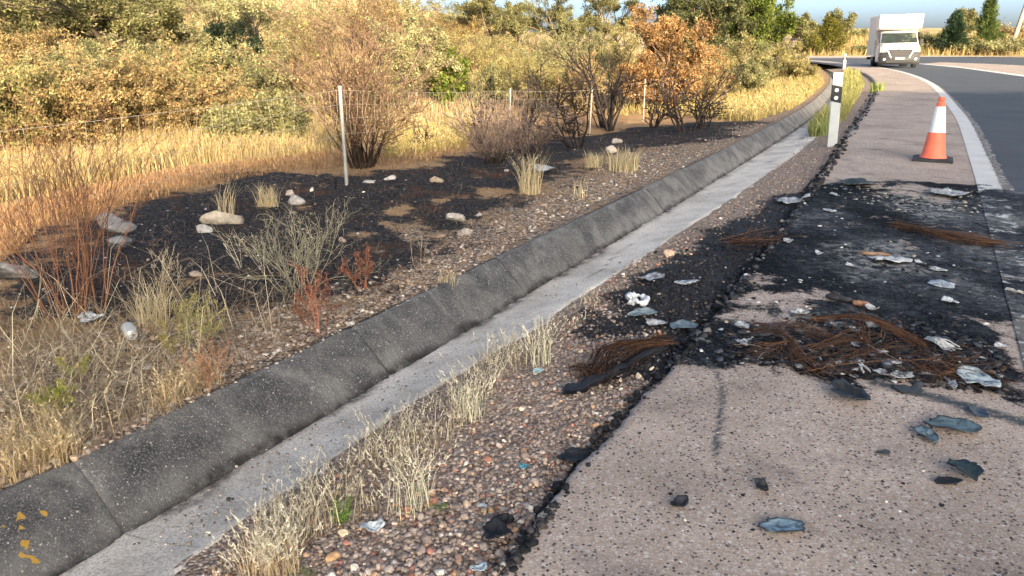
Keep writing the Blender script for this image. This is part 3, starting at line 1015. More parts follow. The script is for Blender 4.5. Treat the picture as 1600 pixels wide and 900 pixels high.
def plant(name, label, cat, kind_, px, top, Y, wpx, seed, group=None, lean=(0, 0), base=None, mult=1.0, leafmul=1.0, leafscale=1.0, twig=None, sink=.05, wy=.75):
    """a plant whose crown tops out at picture height `top` at distance Y (or whose foot is at picture point base)"""
    g = np.random.default_rng(seed)
    K = dict(KINDS[kind_])
    K['pal'] = np.array(K['pal']) * dict(rust=.66, silver=.90, bare=.72, sage=.84, olive=.74, dark=.7, conifer=.55, cypress=.45, green=.66).get(kind_, .74)
    if base is not None:
        x0, y0, z0 = G1(*base); Y = y0
    else:
        dx, dy, dz = ray(px, top)
        x0 = float(dx / dy * Y); y0 = Y
        z0 = float(ground_z(np.array([x0]), np.array([y0]))[0])
    dx, dy, dz = ray(px, top)
    H = max(.4, CAM_H + dz / dy * Y - z0)
    depth = Y * math.cos(PITCH) + (CAM_H - z0) * math.sin(PITCH)
    W = wpx / F_PX * depth
    root = thing(name, label, cat, (x0, y0, z0 - sink), 0, group)
    P_all, R_all = [], []
    tw = None
    if K.get('conifer'):
        trunkP, trunkR = grow(g, np.zeros((1, 3)), np.array([[0, 0, 1.]]), np.array([1.0]), np.array([.02]), 8, .03, .2, .2)
        V, F = tubes(trunkP * H, trunkR * H, 6)
        link('trunk', make_mesh('trunk', V, [F], M['bark'], np.tile(K['bark'], (len(V), 1)), smooth=True), root)
        n = int(K['leaves'] * leafmul)
        # whorls of boughs with sprays of needles along them
        nb = 90
        bz = g.random(nb) ** .8 * .95 + .04
        ba = g.random(nb) * 6.283
        br = (np.clip(1 - bz, .03, 1) ** .75) * (.75 + .45 * g.random(nb)) * .5 * W
        if kind_ == 'cypress': br = np.sin(np.clip(bz, .0, 1) ** .6 * 3.0 + .15) * (.7 + .5 * g.random(nb)) * .5 * W
        br = np.maximum(br, .04 * W)
        i = g.integers(0, nb, n)
        s = g.random(n) ** .6
        C = np.stack([np.cos(ba[i]) * br[i] * s, np.sin(ba[i]) * br[i] * s, bz[i] * H - .12 * br[i] * s + (s ** 2) * br[i] * .35], 1)
        C += g.normal(0, .05 * W, (n, 3))
        Dr = np.stack([np.cos(ba[i]), np.sin(ba[i]), .5 + 0 * s], 1) + g.normal(0, .5, (n, 3))
        tone = (.75 + .5 * g.random(nb))[i]
        V, F, c = leaf_quads(g, C, Dr, K['ll'] * leafscale, K['lw'] * leafscale, K['pal'], .2, tone)
        link('crown', make_mesh('crown', V, [F], M['leaf'], c), root)
        return root
    if K.get('tree'):
        lo = .30
        p = np.zeros((3, 3)); p[:, :2] = g.normal(0, .02, (3, 2))
        d = np.stack([g.normal(0, .2, 3) + lean[0], g.normal(0, .2, 3) + lean[1], np.ones(3)], 1)
        L = np.full(3, .62) * (.8 + .4 * g.random(3)); r = np.full(3, .020)
        P, Rr = grow(g, p, d, L, r, 7, .16, .02)
    else:
        n = int(K['stems'] * mult)
        a = g.random(n) * 6.283
        p = np.zeros((n, 3)); rr0 = .06 * np.sqrt(g.random(n)) * W / H; p[:, 0] = np.cos(a) * rr0; p[:, 1] = np.sin(a) * rr0
        le = K['lean'] * (g.random(n) ** .7)
        d = np.stack([np.cos(a) * le + lean[0], np.sin(a) * le + lean[1], np.ones(n)], 1)
        L = .42 + .7 * g.random(n) ** 1.3; r = np.full(n, .013 if kind_ == 'char' else .006 if kind_ == 'bare' else .0085) * (.6 + .8 * g.random(n))
        P, Rr = grow(g, p, d, L, r, 8, .11, .01)
    P_all.append(P); R_all.append(Rr); lens = L
    stemP, stemR = P, Rr
    last = P
    for (m, a0, a1, ang, ratio) in K['lv']:
        p, d, lens, r = kids(g, P, Rr, m, a0, a1, ang, ratio, lens)
        P, Rr = grow(g, p, d, lens, r, 4, .24, .06)
        P_all.append(P); R_all.append(Rr); last = P
    # fit to the wanted size
    allp = np.concatenate([q.reshape(-1, 3) for q in P_all])
    ex = np.percentile(allp, 99.3, axis=0); en = np.percentile(allp, .7, axis=0)
    sxy = W / max(1e-3, max(ex[0] - en[0], .7 * (ex[1] - en[1]))); sz = H / max(1e-3, np.percentile(allp[:, 2], 99.3))
    S = np.array([sxy, sxy * wy / .75, sz])
    px1 = F_PX / depth * .64
    rs = (sxy + sz) / 2
    if twig is None: twig = .28 / px1      # thinnest twig still just readable at this distance
    bark = np.array(K['bark'])
    Vs, Fs, Cs, b = [], [], [], 0
    for q, rr in zip(P_all, R_all):
        V, F = tubes(q * S, np.maximum(rr * rs, twig), 3 if q is not stemP else 5)
        c = np.repeat(bark[None] * (1 + g.normal(0, .2, (len(q), 1))).clip(.5, 1.7), q.shape[1] * (3 if q is not stemP else 5), 0)
        if kind_ in ('bare', 'purple') and q is stemP:
            hgt = V[:, 2] / H
            c = c * (.18 + .82 * sstep(hgt + g.normal(0, .04, len(V)), .12, .34))[:, None]     # scorched feet
        if q is last and Y > 23 and kind_ not in ('bare', 'purple', 'char'):
            continue
        if q is stemP and K.get('tree'):
            link('trunk', make_mesh('trunk', V, [F], M['bark'], c, smooth=True), root)
            continue
        Vs.append(V); Fs.append(F + b); Cs.append(c); b += len(V)
    link('branchwork', make_mesh('branchwork', np.concatenate(Vs), [np.concatenate(Fs)], M['bark'], np.concatenate(Cs)), root)
    n = int(K['leaves'] * leafmul * 1.5)
    if n:
        k, m, _ = last.shape
        i = g.integers(0, k, n); t = (.15 + .85 * g.random(n)) * (m - 1); j = np.minimum(t.astype(int), m - 2)
        f = (t - j)[:, None]
        a, bq = last[i, j] * S, last[i, j + 1] * S
        C = a + (bq - a) * f
        ll = max(K['ll'] * .95, 1.3 / px1) * leafscale; lw = max(K['lw'] * 1.1, .9 / px1) * leafscale
        C = C + g.normal(0, ll * .8, (n, 3))
        Dr = unit(bq - a) + g.normal(0, .6, (n, 3))
        tone = (1 + .28 * g.standard_normal(k)).clip(.55, 1.6)[i]
        V, F, c = leaf_quads(g, C, Dr, ll, lw, K['pal'], .22, tone)
        if kind_ == 'bare': nm = 'foliage'
        else: nm = 'crown' if K.get('tree') else 'foliage'
        link(nm, make_mesh(nm, V, [F], M['leaf'], c), root)
    return root


# the shrubs and trees on the slope: (kind, x, top, distance, width, label, name, category)
T_, B_ = 'tree', 'shrub'
SLOPE = [
    ('yellow', 15, 78, 11.0, 170, 'yellow-green dry shrub behind the wire fence at the left edge, lowest row', B_),
    ('dry', 95, 108, 11.6, 150, 'straw-orange dry shrub behind the fence, under the spreading olive tree trunk', B_),
    ('dry', 185, 66, 12.6, 160, 'wide orange-brown dry shrub in the thicket behind the golden grass', B_),
    ('dry', 268, 92, 12.8, 140, 'orange dry shrub left of the dark green bush, its crown turned to the sun', B_),
    ('dry', 335, 118, 13.6, 120, 'rusty orange shrub directly below the dark green bush', B_),
    ('yellow', 60, 106, 12.4, 110, 'yellow-green shrub between the two straw-orange ones at far left', B_),
    ('sage', 352, 168, 12.2, 75, 'low grey-green bush half sunk in the golden grass behind the wire mesh', B_),
    ('sage', 445, 145, 13.5, 70, 'small blue-grey bush left of the galvanised fence post', B_),
    ('dry', 425, 75, 18.5, 150, 'tan dry shrub left of the tall bare shrub, higher up the slope', B_),
    ('sage', 215, 58, 19.0, 110, 'pale sage bush right of the olive trunk', B_),
    ('dry', 20, 45, 19.0, 110, 'brown leafless-looking shrub at the left edge above the yellow-green one', B_),
    ('olive', 160, -45, 21.5, 270, 'spreading olive-coloured tree with bare pale trunk and wide flat crown', T_),
    ('yellow', 45, -50, 25.0, 190, 'yellowish tree at the upper left corner', B_),
    ('dark', 350, 40, 19.5, 78, 'dark green bush, the darkest crown on the left slope', B_),
    ('sage', 305, 52, 18.8, 70, 'pale sage bush touching the dark green bush on its left', B_),
    ('silver', 398, -25, 25.0, 150, 'silvery tree above the dark green bush', T_),
    ('sage', 330, -55, 34.0, 160, 'grey-green bush on the hilltop above the dark green bush', B_),
    ('yellow', 465, 20, 24.0, 120, 'yellowish bush between the silvery tree and the tall bare shrub', B_),
    ('sage', 250, 20, 26.0, 100, 'sage bush on the orange soil bank', B_),
    ('silver', 640, 2, 22.0, 112, 'silver-green rounded tree right of the tall bare shrub', T_),
    ('green', 697, 82, 23.0, 42, 'small bright yellow-green bush at the right foot of the silver-green tree', B_),
    ('sage', 600, 118, 21.0, 80, 'low grey-green bush at the foot of the silver-green tree', B_),
    ('yellow', 735, 48, 32.0, 110, 'dry yellow scrub on the open slope right of the silver-green tree', B_),
    ('dry', 560, -30, 32.0, 120, 'dry tan bush on the slope behind the tall bare shrub', B_),
    ('olive', 772, -22, 40.0, 96, 'olive tree with leaning trunk on the skyline left of the sky gap', T_),
    ('dry', 705, 22, 40.0, 120, 'pinkish dry scrub near the top of the bare slope', B_),
    ('sage', 835, 32, 28.0, 120, 'large pale sage bush in the middle of the slope', B_),
    ('yellow', 780, 70, 26.0, 90, 'yellow-sage bush left of the large pale sage bush', B_),
    ('yellow', 872, 92, 24.0, 110, 'low yellow-green bush in front of the large pale sage bush', B_),
    ('olive', 888, -25, 42.0, 110, 'olive tree on the skyline between the two sky gaps', T_),
    ('olive', 812, 5, 46.0, 80, 'small olive tree on the skyline at the left sky gap', T_),
    ('sage', 925, 52, 30.0, 80, 'sage bush below the right sky gap', B_),
    ('olive', 968, -14, 47.0, 120, 'olive-grey tree on the skyline above the rust-brown tree', T_),
    ('yellow', 975, 30, 33.0, 70, 'yellow-green bush at the left shoulder of the rust-brown tree', B_),
    ('rust', 1052, 14, 26.0, 138, 'rust-brown scorched tree standing behind the burnt stems', T_),
    ('rust', 1000, 85, 24.0, 100, 'low rust-orange scorched bush at the left foot of the rust-brown tree', B_),
    ('dry', 1105, 95, 25.0, 90, 'dry tan bush right below the rust-brown tree', B_),
    ('holm', 1122, -40, 40.0, 140, 'dark grey-green oak to the right of the rust-brown tree', T_),
    ('holm', 1170, -20, 44.0, 90, 'olive-green oak between the dark oak and the bright green tree', T_),
    ('green', 1208, -45, 42.0, 92, 'bright green tree, tallest left of the road bend', T_),
    ('yellow', 1150, 55, 32.0, 95, 'yellow-sage bush below the grey-green oak', B_),
    ('sage', 1195, 62, 33.0, 80, 'grey-green bush under the bright green tree', B_),
    ('yellow', 1228, 64, 40.0, 60, 'olive-yellow bush next to the road bend', B_),
    ('sage', 1180, 92, 27.5, 50, 'low green bush by the thin fence post near the road bend', B_),
    ('yellow', 1240, 88, 36.0, 46, 'low yellow bush at the far end of the channel', B_),
    ('dry', 130, 30, 24.0, 120, 'tan dry bush just behind the olive trunk', B_),
    ('sage', 470, -30, 30.0, 140, 'sage bush high on the slope above the yellowish bush', B_),
    ('olive', 255, -60, 36.0, 170, 'olive-coloured tree on the hilltop right of the spreading olive tree', T_),
    ('yellow', 600, -45, 38.0, 150, 'yellow-sage tree at the top edge behind the silver-green tree', T_),
    ('sage', 700, 2, 46.0, 120, 'sage bush on the skyline left of the leaning olive tree', B_),
    ('sage', 665, 60, 26.0, 80, 'sage bush partly behind the silver-green tree on its right', B_),
    ('yellow', 830, 60, 36.0, 110, 'yellow bush above the yellow-sage bush on the middle slope', B_),
    ('dry', 910, 85, 22.0, 90, 'tan dry bush behind the tallest burnt stems', B_),
    ('sage', 760, 100, 24.0, 70, 'low sage bush on the slope behind the reddish twigs', B_),
    ('dry', 30, 66, 17.0, 150, 'tan shrub of the second row at the left edge, above the lowest yellow-green shrub', B_),
    ('sage', 140, 62, 17.5, 140, 'olive-grey bush of the second row in front of the olive trunk', B_),
    ('yellow', 262, 58, 17.5, 120, 'yellow-olive bush of the second row left of the dark green bush', B_),
    ('sage', 400, 62, 17.5, 110, 'sage bush of the second row right of the dark green bush', B_),
    # beyond the road
    ('olive', 1262, 24, 118.0, 34, 'grey-brown tree left of the yellow-green conical tree, behind the bend', T_),
    ('olive', 1302, 18, 130.0, 46, 'tall loose tree behind the yellow-green conical tree', T_),
    ('olive', 1235, 30, 112.0, 44, 'dark tree far off just right of the bright green tree', T_),
    ('cypress', 1298, 30, 104.0, 60, 'yellow-green conical tree standing at the bend left of the van', T_),
    ('sage', 1338, 48, 140.0, 40, 'far grey bush on the field left of the van', B_),
    ('sage', 1352, 72, 106.0, 34, 'low sage bush at the roadside left of the van', B_),
    ('yellow', 1270, 68, 106.0, 40, 'low yellow bush at the roadside at the left end of the bend', B_),
    ('sage', 1452, 50, 112.0, 40, 'grey bush just right of the van', B_),
    ('dark', 1466, 62, 107.0, 44, 'dark low bush left of the dark conifer', B_),
    ('conifer', 1496, 18, 106.0, 50, 'dark blue-green conifer right of the van', T_),
    ('olive', 1522, 15, 128.0, 40, 'tan tree showing between the two conifers', T_),
    ('pine', 1550, -3, 112.0, 54, 'lighter green conifer, the taller of the two right of the van', T_),
    ('sage', 1545, 60, 104.5, 70, 'wide grey-green bush in front of the lighter conifer', B_),
    ('dry', 1590, 36, 125.0, 60, 'tan scrub on the bank at the right edge', B_),
    ('sage', 1510, 64, 105.0, 40, 'low bush at the foot of the dark conifer', B_),
    ('dry', 1600, 55, 106.0, 50, 'dry low shrub on the bank at the right edge', B_),
    ('yellow', 1426, 70, 108.0, 40, 'low yellow shrub directly behind the van', B_),
]
for i, (kd, px, top, Y, wpx, lab, cat) in enumerate(SLOPE):
    far = Y > 90
    nm = {'tree': 'tree', 'shrub': 'shrub'}[cat]
    if kd == 'olive' and cat == 'tree': nm = 'olive_tree'
    if kd == 'holm': nm = 'oak_tree'
    if kd in ('conifer', 'pine', 'cypress'): nm = 'conifer_tree'
    plant(nm, lab, cat, kd, px, top, Y, wpx, 100 + i, leafmul=(.45 if far else 3.0 if kd == 'dark' else 1.0) * (1.15 if wpx > 140 else .85), leafscale=1.25 if far or kd == 'dark' else 1.0, wy=1.1)

# tall bare shrub behind the first post, burnt stems and dense twiggy bushes in the burnt ground
plant('tall_shrub', 'tall many-stemmed orange-brown shrub, nearly leafless, right behind the galvanised fence post', 'shrub', 'bare', 540, -45, 0, 235, 301, base=(566, 262), mult=1.3, wy=.8, twig=.0032)
plant('twiggy_bush', 'dense reddish bush of bare twigs on burnt ground, the one nearest the pale slope', 'shrub', 'purple', 765, 138, 0, 125, 302, base=(772, 255), wy=1.0)
plant('twiggy_bush', 'dense purplish bare bush right of the reddish one, in front of the second fence post', 'shrub', 'purple', 838, 150, 0, 120, 303, base=(828, 243), wy=1.0)
plant('twiggy_bush', 'low scorched bare bush on the dark ground left of the tall burnt stems', 'shrub', 'purple', 885, 168, 0, 70, 304, base=(890, 208), mult=.6, wy=1.0)
CH = [(812, 92, (818, 214), 95, 'burnt black-stemmed shrub above the twiggy bushes, second from left'),
      (925, 50, (945, 200), 150, 'tallest burnt shrub with black arching stems left of the rust-brown tree'),
      (965, 75, (952, 205), 90, 'burnt shrub with thin upright stems right beside the tallest burnt one'),
      (1022, 112, (1020, 200), 60, 'slim burnt shrub between the tallest burnt one and the one below the rust-brown tree'),
      (1078, 82, (1072, 206), 130, 'burnt shrub with dark single trunk in front of the rust-brown tree'),
      (1128, 108, (1100, 200), 80, 'burnt shrub leaning right, rightmost of the black stems'),
      (888, 118, (900, 232), 100, 'burnt shrub with stems arching to the left over the dark ground'),
      (760, 118, (748, 225), 70, 'thin scorched shrub at the left end of the burnt stems'),
      (655, 190, (660, 230), 34, 'small scorched dry shrub right of the tall many-stemmed shrub')]
for i, (px, top, base, wpx, lab) in enumerate(CH):
    plant('burnt_shrub', lab, 'shrub', 'char', px, top, 0, wpx, 330 + i, base=base, lean=((-.25, 0) if 'left over' in lab else (.2, 0) if 'leaning right' in lab else (0, 0)), wy=1.0, twig=.0075)


# ------------------------------------------------------------------ nearer plants
def stem_plant(name, label, base, top_px, wpx, n, seed, col, r=.004, lv=((5, .25, 1, .45, .4), (3, .3, 1, .6, .5)), lean=.35, wob=.08, leaves=0, ll=.02, lw=.008, pal=((.3, .2, .1),), parts='stem', cat='shrub', twig=.0016):
    g = np.random.default_rng(seed)
    x0, y0, z0 = G1(*base)
    depth = y0 * math.cos(PITCH) + (CAM_H - z0) * math.sin(PITCH)
    H = (base[1] - top_px) / F_PX * depth * 1.05
    W = wpx / F_PX * depth
    root = thing(name, label, cat, (x0, y0, z0 - .02))
    a = g.random(n) * 6.283
    rr0 = .25 * W * np.sqrt(g.random(n))
    allL, allC = [], []
    for i in range(n):
        p = np.array([[math.cos(a[i]) * rr0[i], math.sin(a[i]) * rr0[i] * .8, 0]])
        le = lean * g.random() ** .8
        d = np.array([[math.cos(a[i]) * le, math.sin(a[i]) * le, 1.0]])
        L = np.array([H * (.6 + .5 * g.random())])
        P, Rr = grow(g, p, d, L, np.array([r * (.7 + .6 * g.random())]), 9, wob, .0, .4)
        Vs, Fs, b, nv = [], [], 0, 0
        V, F = tubes(P, Rr, 5); Vs.append(V); Fs.append(F); b = len(V)
        last, R0 = P, Rr
        for (m, lo, hi, ang, ratio) in lv:
            p, d, L, rr = kids(g, last, R0, m, lo, hi, ang, ratio, L)
            last, R0 = grow(g, p, d, L, rr, 5, .16, .04)
            V, F = tubes(last, np.maximum(R0, twig), 3); Vs.append(V); Fs.append(F + b); b += len(V)
        V = np.concatenate(Vs)
        c = np.array(col) * (1 + g.normal(0, .22)) * np.ones((len(V), 1))
        c = c * (1 + .15 * g.normal(0, 1, (len(V), 1)))
        link('stem', make_mesh('stem', V, [np.concatenate(Fs)], M['bark'], c.clip(.005, 1)), root)
        if leaves:
            k, m, _ = last.shape
            q = g.integers(0, k, leaves); j = g.integers(0, m, leaves)
            allL.append(last[q, j] + g.normal(0, ll * .5, (leaves, 3)))
    if leaves:
        C = np.concatenate(allL)
        V, F, c = leaf_quads(g, C, g.normal(0, 1, (len(C), 3)) + np.array([0, 0, .8]), ll, lw, pal)
        link('foliage', make_mesh('foliage', V, [F], M['leaf'], c), root)
    return root


stem_plant('coppery_shrub', 'tall copper-red stemmed bare shrub at the left, in front of the burnt ground', (118, 492), 225, 170, 34, 401, (.20, .10, .06), r=.0036, twig=.0012, lean=.40, lv=((5, .3, 1, .45, .42), (3, .3, 1, .6, .5)))
stem_plant('grey_shrub', 'dry grey-green bare shrub with tangled thin twigs on the burnt ground', (470, 452), 325, 125, 22, 402, (.30, .275, .195), r=.0022, twig=.0010, lean=.9, lv=((6, .2, 1, .6, .45), (4, .2, 1, .7, .5)), wob=.12, leaves=14, ll=.012, lw=.006, pal=((.42, .38, .22), (.34, .32, .18)))
stem_plant('grey_shrub', 'smaller dry pale shrub left of the tangled grey-green one', (245, 470), 395, 80, 16, 403, (.36, .30, .21), r=.0018, twig=.0010, lean=.8, wob=.12)
stem_plant('red_weed', 'small rust-red feathery weed standing by the channel edge', (500, 525), 435, 36, 7, 404, (.30, .13, .08), r=.0025, lean=.35, leaves=130, ll=.014, lw=.008, pal=((.25, .115, .075), (.32, .16, .10), (.19, .085, .06)), cat='weed')
stem_plant('red_weed', 'rust-red weed further back at the edge of the burnt ground', (567, 450), 395, 34, 7, 405, (.30, .13, .08), r=.0025, lean=.5, leaves=130, ll=.016, lw=.009, pal=((.25, .115, .075), (.32, .16, .10), (.19, .085, .06)), cat='weed')
stem_plant('red_weed', 'reddish stalky weed above the channel rim below the silver can', (318, 612), 520, 40, 8, 406, (.33, .18, .11), r=.002, lean=.3, leaves=60, ll=.010, lw=.005, pal=((.38, .21, .13), (.44, .27, .17)), cat='weed')
stem_plant('green_weed', 'yellow-green weed among the dead stems at lower left', (88, 655), 596, 32, 7, 407, (.30, .29, .08), r=.002, lean=.35, leaves=130, ll=.014, lw=.006, pal=((.34, .34, .07), (.42, .40, .10), (.27, .28, .06)), cat='weed')
stem_plant('green_weed', 'yellow-green weed behind the lower left one, nearer the white bag', (122, 590), 555, 28, 6, 408, (.30, .29, .08), r=.002, lean=.35, leaves=110, ll=.012, lw=.006, pal=((.33, .33, .08), (.40, .38, .12)), cat='weed')
stem_plant('green_weed', 'olive-yellow weed right of the silver can', (300, 545), 465, 60, 9, 409, (.34, .31, .12), r=.002, lean=.6, leaves=90, ll=.012, lw=.005, pal=((.38, .35, .13), (.46, .40, .18), (.3, .28, .1)), cat='weed')
stem_plant('green_weed', 'thin mustard-coloured weed between the can and the olive-yellow weed', (268, 552), 505, 34, 6, 410, (.34, .29, .10), r=.002, lean=.4, leaves=80, ll=.012, lw=.005, pal=((.40, .33, .10), (.46, .38, .14)), cat='weed')
stem_plant('green_sprout', 'bright green sprout among the bleached verge grass', (532, 818), 778, 18, 6, 411, (.15, .25, .05), r=.0016, lean=.25, lv=((4, .2, 1, .4, .4),), leaves=60, ll=.012, lw=.004, pal=((.17, .30, .05), (.22, .36, .08)), cat='weed')
stem_plant('green_sprout', 'tiny green sprout on the gravel right of the verge grass', (690, 795), 775, 18, 5, 412, (.13, .2, .06), r=.0014, lean=.5, lv=((4, .2, 1, .4, .4),), leaves=40, ll=.010, lw=.004, pal=((.14, .22, .07), (.2, .28, .1)), cat='weed')
stem_plant('sapling', 'thin bare forked sapling on the burnt ground near the channel', (655, 415), 335, 30, 3, 413, (.33, .27, .19), r=.0025, lean=.35, lv=((3, .3, 1, .5, .4),), cat='sapling')
stem_plant('sapling', 'thin pale forked twig plant right of the flat grey rock at the back left', (385, 420), 345, 40, 4, 414, (.38, .34, .26), r=.0025, lean=.4, lv=((3, .3, 1, .5, .4),), cat='sapling')


# ------------------------------------------------------------------ grass
def blades(g, P, h, width, col, lean=.35, bend=.3, jit=.2, head=None, dirxy=None):
    """arching grass stems on points P; optional seed heads -> V, quads, tris, colours"""
    n = len(P)
    a = g.random(n) * 6.283
    lx = np.cos(a) * lean * g.random(n); ly = np.sin(a) * lean * g.random(n)
    if dirxy is not None: lx = lx + dirxy[0]; ly = ly + dirxy[1]
    d1 = unit(np.stack([lx, ly, np.ones(n)], 1))
    d2 = unit(d1 + np.stack([np.cos(a) * bend, np.sin(a) * bend, -bend * .6 * g.random(n)], 1))
    m = P + d1 * (h * .55)[:, None]; tip = m + d2 * (h * .5)[:, None]
    s = np.stack([np.cos(a + 1.57 + g.normal(0, .6, n)), np.sin(a + 1.57 + g.normal(0, .6, n)), np.zeros(n)], 1) * (width * (.6 + .8 * g.random(n)))[:, None] * .5
    V = np.stack([P - s, P + s, m - s * .8, m + s * .8, tip], 1).reshape(-1, 3)
    b = np.arange(n)[:, None] * 5
    Q = b + np.array([[0, 1, 3, 2]]); T = b + np.array([[2, 3, 4]])
    col = np.array(col)
    c = col[g.integers(0, len(col), n)] * (1 + g.normal(0, jit, (n, 1))).clip(.45, 1.7)
    C = np.repeat(c, 5, 0)
    if head:
        k, hl, hw, hp, hc = head
        sel = np.where(g.random(n) < hp)[0]
        if len(sel):
            r = np.repeat(sel, k)
            f = g.random(len(r))
            Cn = m[r] + (tip[r] - m[r]) * (.35 + .7 * f)[:, None]
            Dr = d2[r] + g.normal(0, .38, (len(r), 3))
            Vh, Fh, Ch = leaf_quads(g, Cn, Dr, hl, hw, hc, .15)
            T = np.vstack([T, Fh + len(V)]); V = np.vstack([V, Vh]); C = np.vstack([C, Ch])
    return V, Q, T, C


def grass_field(name, polys, n, hrange, wpx, col, seed, thin=None, **kw):
    g = np.random.default_rng(seed)
    pts = []
    for q, share in polys:
        pts.append(sample_px(q, int(n * share), seed + len(pts)))
    p = np.concatenate(pts)
    x, y, z = G(p[:, 0], p[:, 1])
    ok = y < 150
    if thin is not None: ok = ok & (fbm(x, y, .22, 3, seed) > thin)
    x, y, z = x[ok], y[ok], z[ok]
    P = np.stack([x, y, z - .01], 1)
    depth = np.hypot(y, 1.0)
    h = (hrange[0] + (hrange[1] - hrange[0]) * g.random(len(P)) ** 1.3) * (.75 + .9 * np.clip(fbm(x, y, 1.3, 4, seed) + .3, 0, 1))
    wd = np.maximum(.0028, wpx * depth / F_PX)
    V, Q, T, C = blades(g, P, h, wd, col, **kw)
    o = link(name, make_mesh(name, V, [Q, T], M['straw'], C))
    kind(o, 'stuff')
    return o


GOLDC = [(.318, .244, .111), (.370, .296, .148), (.274, .200, .089), (.400, .333, .185)]
DEADC = [(.39, .31, .20), (.48, .39, .27), (.31, .23, .145), (.23, .165, .11), (.42, .31, .185)]
PALEC = [(.58, .49, .30), (.66, .57, .37), (.50, .41, .25), (.44, .35, .22)]
grass_field('golden_grass', [([(-20, 232), (120, 222), (260, 212), (420, 196), (545, 190), (548, 232), (420, 250), (300, 258), (210, 276), (120, 292), (60, 305), (-20, 322)], .62),
                             ([(-20, 205), (250, 195), (520, 165), (545, 190), (400, 215), (200, 235), (-20, 250)], .38)], 38000, (.10, .33), .95, GOLDC, 501,
            lean=.3, bend=.45, head=(2, .035, .009, .5, [(.400, .311, .155), (.340, .252, .111)]))
grass_field('slope_grass', [([(0, -30), (200, -30), (420, -30), (640, -20), (720, 0), (820, 60), (1000, 70), (1200, 90), (1260, 95), (1240, 130), (1150, 140), (1000, 150), (800, 150), (720, 190), (600, 200), (300, 200), (0, 200)], 1.0)],
            34000, (.14, .42), 1.1, [(.350, .274, .144), (.395, .319, .182), (.289, .220, .114), (.236, .220, .106)], 502, lean=.4, bend=.5)
grass_field('bank_grass', [([(1130, 165), (1150, 135), (1230, 110), (1275, 118), (1288, 132), (1255, 160), (1235, 172), (1180, 190), (1120, 188)], .7),
                           ([(960, 150), (1130, 150), (1120, 185), (960, 180)], .12), ([(600, 200), (740, 190), (730, 232), (600, 250)], .18)],
            14000, (.10, .34), .8, [(.319, .251, .099), (.365, .289, .137), (.258, .213, .076), (.213, .205, .061)], 503, lean=.4, bend=.5, head=(2, .05, .016, .4, [(.5, .4, .2)]))
grass_field('roadside_grass', [([(1296, 205), (1308, 135), (1322, 108), (1342, 113), (1351, 133), (1337, 160), (1322, 185)], .75),
                               ([(1262, 205), (1290, 170), (1302, 178), (1290, 208), (1265, 216)], .25)],
            6500, (.10, .32), .8, [(.340, .306, .111), (.391, .332, .145), (.187, .212, .060), (.128, .170, .051)], 504, lean=.45, bend=.5)
# dead flattened stems and litter at lower left
grass_field('dead_stems', [([(0, 505), (110, 490), (260, 470), (330, 470), (345, 520), (300, 640), (180, 690), (60, 740), (0, 755)], .80), ([(330, 455), (450, 460), (560, 470), (690, 420), (640, 460), (420, 560), (330, 600)], .20)],
            3000, (.08, .30), .7, DEADC, 505, lean=2.4, bend=1.2, jit=.3)
grass_field('dry_litter', [([(0, 560), (140, 540), (330, 560), (330, 612), (200, 675), (120, 712), (0, 760)], 1)], 1200, (.05, .18), .7, DEADC, 506, lean=1.0, bend=.7, head=(3, .018, .006, .25, [(.66, .56, .38)]))
grass_field('pale_stems', [([(0, 500), (110, 490), (260, 470), (340, 475), (330, 600), (200, 660), (60, 730), (0, 740)], .85), ([(330, 440), (560, 430), (540, 500), (340, 560)], .15)],
            380, (.25, .7), .8, [(.56, .48, .34), (.48, .40, .27), (.62, .55, .40), (.42, .36, .22)], 512, lean=2.6, bend=1.0, jit=.2)
grass_field('litter_rim', [([(0, 690), (100, 650), (130, 715), (60, 745), (0, 765)], .6), ([(260, 610), (330, 570), (345, 600), (240, 650)], .4)], 1500, (.06, .16), .8, [(.54, .40, .22), (.6, .46, .27)], 507, lean=.6, bend=.6, head=(3, .02, .006, .3, [(.7, .56, .34)]))
grass_field('charred_stubs', [([(0, 430), (330, 295), (640, 262), (1000, 208), (1180, 194), (900, 290), (640, 425), (420, 470), (150, 500), (0, 520)], 1)], 3200, (.02, .09), 1.2,
            [(.012, .012, .014), (.03, .025, .023), (.06, .045, .038)], 514, lean=.8, bend=.5, thin=.0)
# scorched reddish stubble between the burnt ground and the golden grass
grass_field('scorched_stubble', [([(0, 330), (210, 275), (400, 250), (540, 235), (640, 235), (740, 205), (730, 240), (640, 258), (430, 270), (330, 288), (200, 322), (70, 355), (0, 415)], 1)], 14000, (.03, .12), .8,
            [(.30, .17, .085), (.38, .23, .12), (.22, .13, .07), (.46, .31, .16)], 508, lean=.9, bend=.8)
grass_field('burnt_litter', [([(0, 430), (330, 290), (640, 258), (1000, 205), (1180, 192), (900, 290), (640, 425), (420, 470), (150, 500), (0, 520)], 1)], 6000, (.03, .14), .7,
            [(.05, .04, .035), (.12, .09, .07), (.20, .15, .11), (.03, .028, .028)], 509, lean=1.6, bend=.9)
grass_field('far_grass', [([(1262, 60), (1600, 55), (1600, 87), (1262, 87)], 1)], 9000, (.5, 1.3), .9, [(.352, .264, .120), (.304, .224, .096), (.248, .208, .088)], 510, lean=.4, bend=.4)
